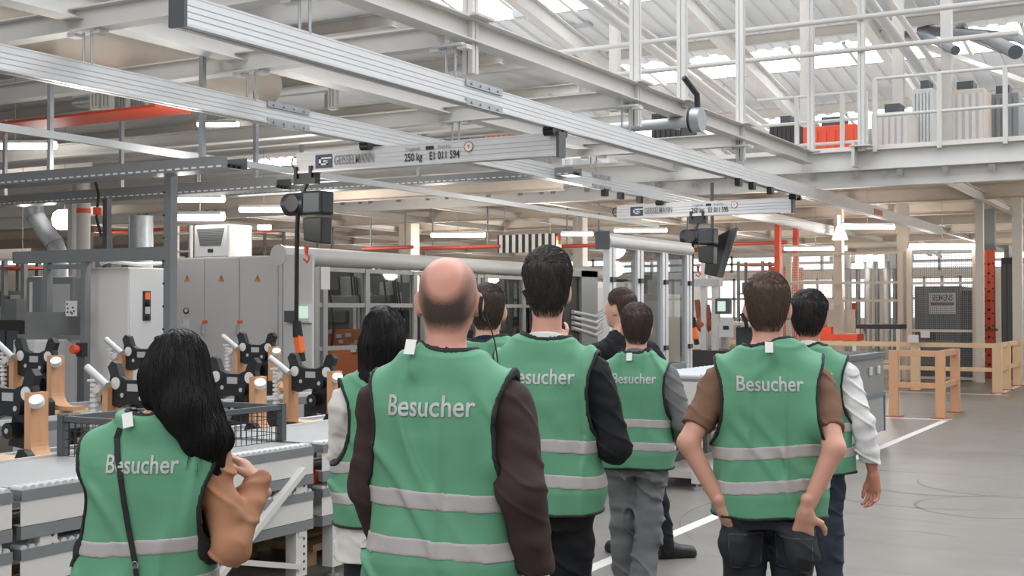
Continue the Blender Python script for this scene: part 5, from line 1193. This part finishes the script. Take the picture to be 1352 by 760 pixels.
    if bald:
        X, Y, Z = HL(*Vb.T); e = np.sqrt((X/.046)**2+((Z-.068)/.052)**2)
        mk = ss(.8, 1.75, e)*np.clip((hairline(X, Y, Z)+.016)/.045, 0, 1)*(1-.5*ss(.05, .11, Z))*(1-.45*ss(.045, .08, np.abs(X)))*1.08
        mk = np.where(Z < -.13, 0, mk)
    parts_V = [Vb]; parts_Q = [Q]; parts_m = [mk]; off = len(Vb)
    for q, hd in hands.items():
        S0, E, W = A[q]; dv = W-E if 'd' not in hd else V3(hd['d'])
        kw = {k: v for k, v in hd.items() if k not in ('d', 't', 'n')}
        hv, hq = hand_mesh(W, dv, hd.get('t', (-q*.3, 1, 0)), hd.get('n', (-q, 0, 0)), s*(.9 if female else 1.), **kw)
        parts_V.append(hv); parts_Q.append(hq+off); parts_m.append(np.zeros(len(hv))); off += len(hv)
    if not hasattr(person, 'sk'): person.sk = {}
    key = (skinc, hairc); 
    if key not in person.sk: person.sk[key] = (skin('tone', skinc, hairc), hairmat('strands', hairc), mask_mat('hair_short', skinc, hairc, .6, bump=.5, bscale=260, stretch=(1, 1, .25)))
    SK, HM_, HS = person.sk[key]
    np_obj('body', np.concatenate(parts_V), np.concatenate(parts_Q), SK, root, np.concatenate(parts_m))
    # ---- hair
    rg = random.Random(sum(map(ord, label)))
    if hair == 'short':
        f = Field(hc-.17*s, hc+.17*s, .004); headsdf(f, False)
        x, y, z = f.xyz(); X, Y, Z = HL(x, y, z); h = hfun(x, y, z)
        if not bald:
            lift = .25+.75*ss(-.04, .09, Z)
            f.F = np.maximum(f.F-(hairT*ss(0, .05, h)*lift+.001)*s, -h)
            f.near(lambda a, b, c: -(vn(a*95, b*95, c*22)*.0022+vn(a*40, b*40, c*12+7)*.0022)*(hairT/.014)*ss(.0, .02, hfun(a, b, c)))
        Vh, Qh = f.mesh(); Vh = smooth(Vh, Qh, 1, .3)
        hv = hfun(*Vh.T); bv = BVHTree.FromPolygons([Vector(v) for v in Vh], [tuple(q) for q in Qh])
        ok = np.nonzero(hv > (.006 if not bald else .022))[0]; st_ = [Vh[ok[rg.randrange(len(ok))]] for _ in range(2600 if not bald else 420)]
        def flow(q):
            X, Y, Z = HL(q.x, q.y, q.z)
            return HM @ V3((X*2.5, -.35-3*max(0, Y), -.75-.8*(Z < .05))) if Z < .085 else HM @ V3((X*4+.25, .55, -.1))
        Vs, Qs = strands(bv, st_, flow, .0055*s, 5 if not bald else 3, (.006 if not bald else .0012)*min(1.4, hairT/.014), .0011, rg)
        if bald: pass
        else:
            hm = np.concatenate([np.clip(hv/.022, 0, 1), np.ones(len(Vs))])
            np_obj('hair', np.concatenate([Vh, Vs]), np.concatenate([Qh, Qs+len(Vh)]), HS, root, hm)
    elif callable(hair):
        f = Field(hc-V3((.26, .26, .55))*s, hc+V3((.30, .24, .17))*s, .0055)
        hair(f, HP, LN, EL, s)
        f.near(lambda a, b, c: -(vn(a*85, b*85, c*5)*.004+vn(a*34, b*34, c*3+7)*.005))
        fc = Field.__new__(Field); fc.h, fc.lo, fc.n, fc.ax = f.h, f.lo, f.n, f.ax; fc.F = np.full(f.n, .2, np.float32)
        fc.ell(HP((0, .10, -.045)), [.056*s, .085*s, .085*s], .01)     # open for the face
        f.F = np.maximum(f.F, -fc.F)
        Vh, Qh = f.mesh(); Vh = smooth(Vh, Qh, 1, .3); bv = BVHTree.FromPolygons([Vector(v) for v in Vh], [tuple(q) for q in Qh])
        ok = np.nonzero(Vh[:, 2] > hc[2]-.06*s)[0]; st_ = [Vh[ok[rg.randrange(len(ok))]] for _ in range(900)]
        def flow(q):
            X, Y, Z = HL(q.x, q.y, q.z); tx, tz = hair.tip
            w_ = min(1, max(0, (hc[2]-q.z)/(.3*s))); return V3((w_*(tx*s+hc[0]-q.x)*3+X*2*(Z > .06), -.1, -1))
        Vs, Qs = strands(bv, st_, flow, .012*s, 44, .003, .0016, rg, .06)
        np_obj('hair', np.concatenate([Vh, Vs]), np.concatenate([Qh, Qs+len(Vh)]), HM_, root)
    # ---- jacket or shirt
    J = Field((-.58*s, -.42*s, .30*s), (.58*s, .55*s, 1.56*s), hh)
    J.stack(st(TORSO, .95 if female else wide), .03, off=.014*s); traps(J, .010)
    if coat_hem < .84:
        J.stack(st([(coat_hem-.02, .215, .165, -.01), (.9, .195, .15, -.008), (1.05, .165, .12, 0)]), .04)
    bl = .028 if sleeve == 'short' else .02
    A2 = arms(J, (.052, .044, .032) if not female else (.046, .04, .03), bl if sleeve == 'long' else .012, 1.)
    if sleeve == 'short':
        for q in (-1, 1):
            S0, E, W = A2[q]; dv = (E-S0)/np.linalg.norm(E-S0); P0 = S0+dv*.20*s
            x, y, z = J.xyz(); dd = (x-P0[0])*dv[0]+(y-P0[1])*dv[1]+(z-P0[2])*dv[2]
            side = (q*x > .155*s) | (z < .9*s)
            J.F = np.where(side, np.maximum(J.F, dd), J.F)
            # forearms lying over the hips
            fa = Field.__new__(Field); fa.h, fa.lo, fa.n, fa.ax = J.h, J.lo, J.n, J.ax; fa.F = np.full(J.n, .2, np.float32)
            fa.cone(E, W, .07*s, .06*s, .01); J.F = np.maximum(J.F, -fa.F)
        # tidy: cut below
    else:
        for q in (-1, 1):
            S0, E, W = A2[q]; dv = (W-E)/np.linalg.norm(W-E); x, y, z = J.xyz()
            dd = (x-W[0])*dv[0]+(y-W[1])*dv[1]+(z-W[2])*dv[2]
            rr = np.sqrt((x-W[0])**2+(y-W[1])**2+(z-W[2])**2)
            J.F = np.where(rr < .085*s, np.maximum(J.F, dd-.004), J.F)
    x, y, z = J.xyz(); J.F = np.maximum(J.F, coat_hem*s-z); 
    nk = np.sqrt((x-LN((0, 0, 1.5))[0])**2+(y-LN((0, -.022, 1.5))[1])**2)
    J.F = np.maximum(J.F, np.where(z > 1.40*s, z-(1.516+neckz)*s-(y+.02*s)*-.35, -1))
    J.near(lambda a, b, c: jw*(vn(a*9, b*9, c*20)*.0055+vn(a*22, b*22, c*34)*.0025+np.abs(vn(a*6+3, b*6, c*13))*.006-np.exp(-(vn(a*8+1, b*8, c*16+a*10)/.13)**2)*.006)+(jw-1)*.004)
    Vj, Qj = J.mesh(); Vj = smooth(Vj, Qj, 1, .4)
    np_obj(jacket or 'jacket', Vj, Qj, jmat, root)
    # ---- trousers
    T = Field((-.40*s, -.45*s, .02), (.40*s, .45*s, 1.02*s), hh)
    T.stack(st([(.80, .15, .12, -.02), (.86, .178, .130, -.018), (.95, .182, .13, -.014), (1.03, .165, .115, -.004)]), .03)
    for q in (-1, 1):
        T.cone(hip[q], kn[q], .097*s, .074*s, .03); T.cone(kn[q], an[q]-V3((0, 0, .035)), .074*s, .062*s, .02)
        T.ell(hip[q]+V3((0, -.055, .0))*s, [.09*s, .09*s, .11*s], .03)
    if pockets:
        T.ell(g((.115, -.148, .742)), [.060*s, .046*s, .078*s], .03); T.ell(g((-.128, -.085, .742)), [.064*s, .062*s, .078*s], .03)
    x, y, z = T.xyz(); T.F = np.maximum(T.F, .035-z); T.F = np.maximum(T.F, z-1.0*s)
    if vest:
        fv = Field.__new__(Field); fv.h, fv.lo, fv.n, fv.ax = T.h, T.lo, T.n, T.ax; fv.F = np.full(T.n, .2, np.float32)
        fv.stack(st(VEST, (.93 if female else 1.)*wide), .001); T.F = np.where(z > (.85+vtop)*s, np.maximum(T.F, fv.F+.019), T.F)
    T.near(lambda a, b, c: tw*(vn(a*9, b*9, c*16)*.006+vn(a*20, b*20, c*32+5)*.003+np.abs(vn(a*7+3, b*7, c*11))*.006-np.exp(-(vn(a*6, b*6+4, c*13+a*9)/.12)**2)*.006))
    Vt, Qt = T.mesh(); tr = np_obj('trousers', smooth(Vt, Qt, 1, .4), Qt, tmat, root)
    if pockets:
        for q in (-1, 1):
            for nm, inset, band, ofs in (('back_pocket', 0, None, .006), ('pocket_stitching', .008, .0025, .008)):
                c0 = V3((q*.088, -.1, .74))*s
                hw = (.072 - .008*np.clip((.78*s-z)/.1, 0, 1))*s
                gp = np.maximum(np.abs(x-c0[0])-hw+inset, np.maximum(z-.80*s+inset, (.655*s+.12*np.abs(x-c0[0])-z)+inset)); gp = np.where(y > -.04*s, 1, gp)
                G = np.maximum(T.F-ofs, -(T.F+.008)); G = np.maximum(G, gp if band is None else np.abs(gp)-band)
                Vp, Qp = T.mesh(G)
                np_obj(nm, Vp, Qp, tmat if band is None else M['stitch'], root if band is None else pk)
                if band is None: pk = bpy.data.objects[COL.objects[-1].name]
        G = np.maximum(np.maximum(T.F-.005, -(T.F+.01)), np.abs(z-.90*s)-.02*s)
        Vp, Qp = T.mesh(G); np_obj('belt', Vp, Qp, M['rubber'], root)
    # ---- shoes
    if shoes:
        for q in (-1, 1):
            f = Field(an[q]-V3((.2, .2, .1))*s, an[q]+V3((.2, .26, .08))*s, .006)
            u = V3((math.sin(-td[q]), math.cos(td[q]), 0)); a0 = an[q].copy(); a0[2] = .05*s
            f.cone(a0-u*.04*s, a0+u*.03*s+V3((0, 0, .012)), .043*s, .046*s, .02); f.cone(a0+u*.02*s, a0+u*.16*s-V3((0, 0, .012)), .046*s, .040*s, .03)
            f.cone(a0-u*.04*s-V3((0, 0, .026)), a0+u*.165*s-V3((0, 0, .026)), .044*s, .044*s, .01)
            zz = f.xyz()[2]; f.F = np.maximum(f.F, .003-zz); Vs, Qs = f.mesh()
            np_obj('shoe', smooth(Vs, Qs, 1), Qs, M['shoe'], root)
    # ---- collar
    if collar:
        f = Field(LN((-.13, -.14, 1.38)), LN((.13, .12, 1.56)), .004)
        cm, zt, ro = collar
        c0 = LN((0, -.016, 1.45)); x, y, z = f.xyz(); yy = y-c0[1]
        rr = np.sqrt((x-c0[0])**2+(yy*.95)**2)
        zz = (z-c0[2])/s; r0 = (ro+.012-.22*np.clip(zz, -.05, .08))*s
        f.F = np.maximum(np.abs(rr-r0)-.0065*s, np.maximum((zz-zt-.022-.28*np.clip(-yy/s, -.08, .08)), -.06-zz)*s)
        f.F = np.maximum(f.F, np.where((np.abs(x-c0[0]) < .03*s) & (yy > 0), .05, -1))
        f.near(lambda a, b, c: vn(a*18, b*18, c*18)*.003)
        Vc, Qc = f.mesh()
        if len(Vc): np_obj('collar', smooth(Vc, Qc, 2, .4), Qc, cm, root)
    # ---- vest
    vo = None
    if vest:
        f = Field((-.34*s, -.30*s, .76*s), (.34*s, .28*s, 1.56*s), min(hh, .0055))
        f.stack(st(VEST, (.93 if female else 1.)*wide), .03)
        shv = vsh or sh
        f.stack(st(TORSO, .95 if female else wide), .03, off=.030*s); traps(f, .026)
        for q in (-1, 1):
            f.cone(LN((q*.05, -.018, 1.438)), LN((q*(shv+.005), -.01, 1.343)), .050*s, .058*s, .05)
            S0, E, W = A2[q]; f.cone(S0-V3((q*.012, 0, .006))*s, S0+(E-S0)*.55, ((.052 if not female else .046)+bl+.012)*s, ((.048 if not female else .042)+bl+.014)*s, .05)
        sd = sum(ord(ch) for ch in label) % 17
        def wr(a, b, c):
            u = a*.8+c*.6
            return vn(a*7+sd, b*5, c*3.2)*.008+vn(u*9+sd, b*4, (c*.8-a*.6)*3)*.007-np.exp(-(vn(u*6+2*sd, b*3, (c*.8-a*.6)*2.2)/.11)**2)*.011-np.exp(-(vn(a*8+5*sd, b*3, c*1.6+3)/.10)**2)*.009+vn(a*26, b*26, c*18)*.0012
        f.near(wr)
        x, y, z = f.xyz(); xc = lx*np.maximum(0, z/s-.95)*s
        zt = [1.00, 1.07, 1.11, 1.16, 1.22, 1.30, 1.365, 1.42, 1.50]; xt = [.55, .30, .215, .184, .170, .165, .172, .190, .205]
        zi = z/s-vdrop; xa = np.interp(zi, zt, xt)*s*(shv/.18); sl = np.gradient(np.interp(f.ax[2]/s, zt, xt), f.h/s); sl = np.sqrt(1+sl**2)[None, None, :]
        ga = (np.abs(x-xc)-xa)/sl
        c0 = LN((0, -.020, 1.46)); gn = np.where(z > 1.36*s, np.minimum(.095*s-np.sqrt((x-c0[0])**2+((y-c0[1])*1.2)**2), (z-(1.398+.9*np.abs(x-c0[0])**2/.1)*s)*.8+0*x), -1)
        gh = (.855+vtop)*s-z+np.sin(x*19+sd)*.004
        gall = np.maximum(np.maximum(ga, gn), gh)
        vs = np.maximum(f.F, -(f.F+.014))
        G = np.maximum(vs, gall); Vv, Qv = f.mesh(G); Vv = smooth(Vv, Qv, 1, .3)
        vo = np_obj('vest', Vv, Qv, M['vest'], root)
        sk_ = np.maximum(f.F-.0045, -(f.F+.013)); gl = np.where(x-xc < 0, ga, -1.); gr = np.where(x-xc >= 0, ga, -1.)
        for nm_, g1, oth in (('neck_piping', gn, (ga, gh)), ('armhole_piping', gl, (gn, gh)), ('armhole_piping', gr, (gn, gh)), ('hem_piping', gh, (ga, gn))):
            G = np.maximum(np.maximum(sk_, np.abs(g1)-.0058), np.maximum(oth[0], oth[1])-.0058); Vp, Qp = f.mesh(G)
            if len(Vp): np_obj(nm_, smooth(Vp, Qp, 1, .4), Qp, M['piping'], vo)
        for zc in (1.098, .972):
            band = np.abs(z-zc*s-.010*np.sin(x*9+sd)-.012*(x/s)*math.sin(sd))-.0245*s
            G = np.maximum(np.maximum(f.F-.0028, -(f.F+.011)), np.maximum(band, np.maximum(ga, gn)+.004))
            Vp, Qp = f.mesh(G); np_obj('reflective_strip', Vp, Qp, M['strip'], vo)
        if text:
            bvh = BVHTree.FromPolygons([Vector(v) for v in Vv], [tuple(q) for q in Qv])
            me = text_mesh('Besucher', .079*s); xs = [v.co.x for v in me.vertices]; w = max(xs)-min(xs)
            import bmesh
            bm = bmesh.new(); bm.from_mesh(me); bmesh.ops.triangulate(bm, faces=bm.faces)
            for _ in range(3):
                lo = [e for e in bm.edges if e.calc_length() > .012]
                if lo: bmesh.ops.subdivide_edges(bm, edges=lo, cuts=1); bmesh.ops.triangulate(bm, faces=bm.faces)
            kx = (.245 if not female else .225)*s/w; cx = lx*.4*s; cz = 1.352*s
            pts = []
            for v in bm.verts:
                p = Vector((v.co.x*kx+cx, -.5, cz+v.co.y-v.co.x*kx*.0)); h = bvh.ray_cast(p, Vector((0, 1, 0)))
                pts.append((h[0]+Vector((0, -.0035, 0))) if h[0] else Vector((p.x, -.1, p.z)))
            tb = MB(); tb.add(pts, [tuple(v.index for v in fc.verts) for fc in bm.faces], True); bm.free()
            tb.build('lettering', M['vprint'], vo, local=True)
        if tagx is not None:
            tx, tz, rot = tagx; h = .5
            p0_ = LN((tx, -.4, tz)); hb = bvh.ray_cast(Vector((p0_[0], -.5, (tz-.025)*s)), Vector((0, 1, 0))); p = Vector((p0_[0], (hb[0].y if hb[0] else -.1)-.006, tz*s))
            b = MB(); b.obox(p, Vector((.015*math.cos(rot), 0, .015*math.sin(rot))), Vector((0, .0015, 0)), Vector((-.02*math.sin(rot), .008, .02*math.cos(rot))))
            b.build('vest_label', M['tagw'], vo, local=True)
    return root
M['stitch'] = mat('jeans_stitching', (84, 82, 78), .7, var=.2, scale=120)
M['shoe'] = mat('black_leather', (30, 29, 30), .4, var=.1, bump=.1)
cloth = lambda n, c, v=.10, bs=500: mat(n, c, .8, var=v, scale=9, bump=.18, bscale=bs, spec=.25)
M['brown'] = cloth('dark_brown_wool', (60, 46, 44)); M['blackcloth'] = cloth('black_cloth', (27, 28, 31)); M['navy'] = cloth('navy_cloth', (34, 36, 48))
M['camel'] = cloth('camel_wool', (178, 128, 98)); M['cream'] = cloth('cream_coat', (216, 210, 204)); M['shirtw'] = cloth('white_shirt', (226, 223, 222), .03)
M['tee'] = cloth('brown_tee', (124, 94, 76)); M['greyj'] = cloth('grey_sweatshirt', (112, 112, 113)); M['jeansd'] = cloth('black_denim', (46, 48, 53), .3, 260)
M['jeansg'] = cloth('grey_denim', (118, 119, 121), .28, 160); M['jeansb'] = cloth('dark_blue_denim', (52, 57, 68), .2, 260)
def hair_long(f, HP, LN, EL, s):
    EL(f, (0, -.014, .024), (.091, .114, .108), .02); EL(f, (0, -.022, .058), (.078, .09, .070), .03)
    EL(f, (.008, -.05, -.035), (.085, .068, .095), .05)
    f.cone(HP((-.05, -.05, -.03)), HP((-.035, -.065, -.10)), .046*s, .03*s, .04)
    f.cone(HP((.02, -.055, -.03)), LN((.115, -.085, 1.515)), .078*s, .066*s, .05)
    f.cone(LN((.115, -.085, 1.515)), LN((.17, -.08, 1.43)), .066*s, .054*s, .05); f.cone(LN((.17, -.08, 1.43)), LN((.215, -.045, 1.31)), .054*s, .020*s, .04)
    f.cone(HP((.07, .01, -.03)), LN((.20, -.01, 1.42)), .04*s, .045*s, .05)
hair_long.tip = (.17, 0)
def hair_bob(f, HP, LN, EL, s):
    EL(f, (0, -.014, .024), (.089, .112, .106), .02); EL(f, (0, -.022, .058), (.076, .088, .070), .03)
    EL(f, (0, -.055, -.05), (.080, .062, .10), .05)
    f.cone(HP((-.03, -.06, -.05)), HP((-.055, -.085, -.19)), .066*s, .045*s, .05); f.cone(HP((-.055, -.085, -.19)), HP((-.07, -.075, -.27)), .045*s, .018*s, .04)
    f.cone(HP((.03, -.06, -.03)), HP((.02, -.085, -.15)), .05*s, .03*s, .05)
hair_bob.tip = (-.07, 0)
PPL = {}
PPL['w1'] = person(198, 3.55, 1.575, 'woman with long black hair in a camel coat and green visitor vest, raising her hand', turn=-19, female=True, head=(-6, 0, 12), hoff=(.045, 0), vdrop=-.085, hairc=(24, 21, 22), hair=hair_long,
    skinc=(200, 152, 128), jw=1.5, jacket='coat', jmat=M['camel'], tmat=M['jeansd'], coat_hem=.62, wide=1.12, lean=(.07, .0), tagx=(-.055, 1.49, .25), vsh=.20, L=dict(e=(-.15, .14, 1.12), w=(-.04, .30, 1.16)), hh=.006, vtop=-.03,
    Rr=dict(e=(.275, -.04, 1.085), w=(.30, .13, 1.265)), hands={1: dict(d=(-.62, .10, .75), t=(-.2, -.9, .3), n=(-.7, -.3, -.6), curl=(26, 34, 25), thumb=30)})
PPL['w2'] = person(508, 4.95, 1.645, 'black-haired woman in a cream coat and green vest behind the bald man', turn=8, female=True, hairc=(22, 20, 22), hair=hair_bob, skinc=(206, 158, 136),
    jacket='coat', jmat=M['cream'], tmat=M['jeansd'], coat_hem=.70, wide=1.08, hh=.007, head=(-8, 0, 0), L=dict(e=(-.165, .08, 1.12), w=(-.1, .25, 1.1)))
PPL['bald'] = person(590, 3.5, 1.79, 'bald man in a dark brown jacket and green vest, nearest in the group', turn=-19, hairc=(72, 58, 50), bald=True, skinc=(208, 150, 130),
    jmat=M['brown'], tmat=M['blackcloth'], wide=1.03, tagx=(-.058, 1.512, -.05), head=(11, 0, 0), hh=.0055,
    Rr=dict(e=(.238, -.075, 1.12), w=(.262, -.0, .87)), L=dict(e=(-.225, .0, 1.12), w=(-.20, .10, .9)))
PPL['m650'] = person(644, 5.9, 1.755, 'man with cropped brown hair and navy collar, half hidden behind the bald man', turn=-4, hairc=(62, 48, 42), skinc=(206, 158, 136), jmat=M['navy'], tmat=M['blackcloth'],
    collar=(M['navy'], .035, .062), hairT=.008, hh=.007, text=True, L=dict(e=(-.20, .03, 1.13), w=(-.10, .2, 1.1)), Rr=dict(e=(.20, .03, 1.13), w=(.10, .2, 1.1)))
PPL['m723'] = person(722, 4.76, 1.805, 'tall man with thick dark hair, white shirt collar and black jumper in a green vest', turn=-10, hairc=(40, 36, 35), skinc=(204, 150, 130), jmat=M['blackcloth'], tmat=M['blackcloth'],
    collar=(M['shirtw'], .030, .060), hairT=.022, hz=.036, hsc=(.90, 1.17), head=(8, 0, 0), hh=.006, Rr=dict(e=(.255, -.03, 1.095), w=(.17, .21, 1.10)), L=dict(e=(-.24, -.02, 1.12), w=(-.20, .16, 1.05)), wide=1.0)
PPL['m844'] = person(839, 6.6, 1.66, 'man with short brown hair, grey jeans and grey sweatshirt in a green vest', turn=-6, hairc=(66, 50, 44), skinc=(206, 156, 134), jmat=M['greyj'], tmat=M['jeansg'], tw=1.9,
    collar=(M['greyj'], .032, .064), hairT=.014, head=(12, 2, 0), hh=.007, tagx=(-.025, 1.475, 0), Rr=dict(e=(.265, -.03, 1.11), w=(.22, .16, .98)), L=dict(e=(-.21, .03, 1.12), w=(-.16, .2, 1.0)),
    legs={-1: dict(k=(-.085, .07, .50), a=(-.065, .10, .10)), 1: dict(k=(.075, -.02, .48), a=(.015, -.16, .11))}, wide=.98)
PPL['m817'] = person(828, 8.15, 1.77, 'man in black without a vest, face in profile, pointing with a raised thumb', turn=24, hairc=(74, 56, 48), skinc=(214, 164, 142), jmat=M['blackcloth'], tmat=M['blackcloth'], vest=False,
    sleeve='long', head=(36, 0, 0), hairT=.009, hh=.007, lean=(-.06, .02), coat_hem=.82, L=dict(e=(-.31, .10, 1.22), w=(-.27, .32, 1.425)), Rr=dict(e=(.27, -.06, 1.12), w=(.22, .16, 1.0)),
    hands={-1: dict(d=(-.35, .5, .25), t=(0, 0, 1), n=(1, .4, 0), curl=(62, 78, 50), thumb=78), 1: dict(curl=(40, 50, 30))},
    legs={-1: dict(k=(-.03, .06, .49), a=(.02, .10, .08), toe=10), 1: dict(k=(.19, .0, .48), a=(.25, -.06, .08), toe=-95)}, neckz=.025)
PPL['m1058'] = person(1066, 6.2, 1.715, 'man with black hair and white shirt sleeves in a green vest, arm hanging', turn=-4, hairc=(30, 27, 27), skinc=(190, 130, 106), jw=1.9, jacket='shirt', jmat=M['shirtw'], tmat=M['jeansb'],
    collar=(M['shirtw'], .036, .062), hairT=.022, hh=.006, Rr=dict(e=(.262, -.04, 1.11), w=(.315, .03, .845)), L=dict(e=(-.22, .0, 1.12), w=(-.2, .12, .9)),
    hands={1: dict(d=(.03, .05, -1), t=(-.75, .45, 0), n=(-.6, -.8, 0), curl=(24, 38, 26), thumb=22)})
PPL['m1014'] = person(1012, 4.76, 1.77, 'man with brown T-shirt sleeves and bare arms in a green vest, hands in pockets', turn=2, hairc=(84, 64, 54), skinc=(206, 152, 132), jacket='shirt', jmat=M['tee'], tmat=M['jeansd'], sleeve='short',
    hairT=.012, hh=.0055, tagx=(.0, 1.49, 0), pockets=True, head=(-3, 0, 0), L=dict(e=(-.300, -.10, 1.125), w=(-.168, -.105, .875)), Rr=dict(e=(.232, -.155, 1.12), w=(.128, -.172, .89)),
    hands={-1: dict(d=(.35, .40, -.95), t=(.6, -.9, 0), n=(.8, 1, 0), curl=(8, 12, 8), thumb=-6), 1: dict(d=(-.10, .30, -.95), t=(1, -.1, 0), n=(0, 1, 0), curl=(8, 10, 8), thumb=62)}, wide=1.04)
# ------------------------------------------------------------------ things the people wear or carry
bpy.context.view_layer.update()
def bvh_of(root):
    vs = []; fs = []
    def rec(o):
        if o.type == 'MESH' and o.name.split('.')[0] in ('vest', 'jacket', 'coat', 'shirt', 'body', 'collar'):
            n = len(vs); mw = o.matrix_world; vs.extend(mw @ v.co for v in o.data.vertices); fs.extend(tuple(i+n for i in p.vertices) for p in o.data.polygons)
        for c in o.children: rec(c)
    rec(root); return BVHTree.FromPolygons(vs, fs)
def surf(bv, px, py, off, dflt):
    r = ray(px, py).normalized(); h = bv.ray_cast(CAM, r)
    return CAM+r*(h[3]-off) if h[0] else atD(px, py, dflt)
bw = bvh_of(PPL['w1'])
pts = [surf(bw, px, py, .006, 3.5) for px, py in ((158, 566), (154, 578), (155, 600), (159, 630), (164, 665), (170, 700), (175, 725), (178, 742))]
t = thing('bag_strap', 'thin black shoulder strap with a metal ring across the back of the camel-coated woman', 'bag strap', pts[0])
b = MB(); up = RT
for a, c in zip(pts[:-1], pts[1:]): b.bar(a-(c-a)*.1, c+(c-a)*.1, .015, .004, tuple(FWD))
b.build('strap', M['rubber'], t)
e = pts[-1]; MB().tube([e+RT*(.009*math.cos(a))+UPV*(.012*math.sin(a)-.01) for a in [i*math.pi/6 for i in range(13)]], .0025, 6).build('ring', M['steel'], t)
p2 = [surf(bw, px, py, .006, 3.5) for px, py in ((179, 750), (181, 768), (183, 800))]
b = MB()
for a, c in zip(p2[:-1], p2[1:]): b.bar(a, c, .013, .004, tuple(FWD))
b.build('lower_strap', M['rubber'], t)
bb = bvh_of(PPL['bald'])
q = [(639, 398), (641, 412), (644, 424), (649, 436), (653, 450), (656, 466), (657, 478)]
t = thing('earphone', 'black earphone with a thin cord behind the right ear of the bald man', 'earphone', atD(640, 400, 3.5))
MB().tube([atD(636, 392, 3.47), atD(634, 405, 3.46), atD(635, 418, 3.47), atD(639, 424, 3.5)], .006, 8).build('ear_hook', M['rubber'], t)
MB().tube([atD(px, py, 3.52) for px, py in q[:-2]]+[surf(bb, px, py, .005, 3.5) for px, py in q[-2:]], .0021, 6).build('cord', M['rubber'], t)
bt = bvh_of(PPL['m723'])
t = thing('audio_receiver', 'thin black cord with a small receiver hanging at the side of the tall man', 'receiver', atD(690, 570, 4.6))
MB().tube([surf(bt, px, py, .012, 4.6) for px, py in ((676, 556), (686, 561), (691, 570), (688, 580), (680, 584))], .014, 8).build('receiver', M['rubber'], t)
MB().tube([surf(bt, px, py, .008, 4.6) for px, py in ((692, 576), (697, 590), (700, 606), (699, 622), (694, 636), (689, 644))], .0028, 6).build('cord', M['rubber'], t)
for k_, px, py, d_, lb in (('m723', 695, 390, 4.76, 'black earpiece on the left ear of the tall man'), ('m1014', 983, 420, 4.72, 'black earpiece on the left ear of the man in the brown T-shirt')):
    tag(MB().tube([atD(px-4, py-6, d_), atD(px+1, py+2, d_-.01), atD(px+3, py+12, d_)], .008, 8).build('earpiece', M['rubber']), lb, 'earpiece')
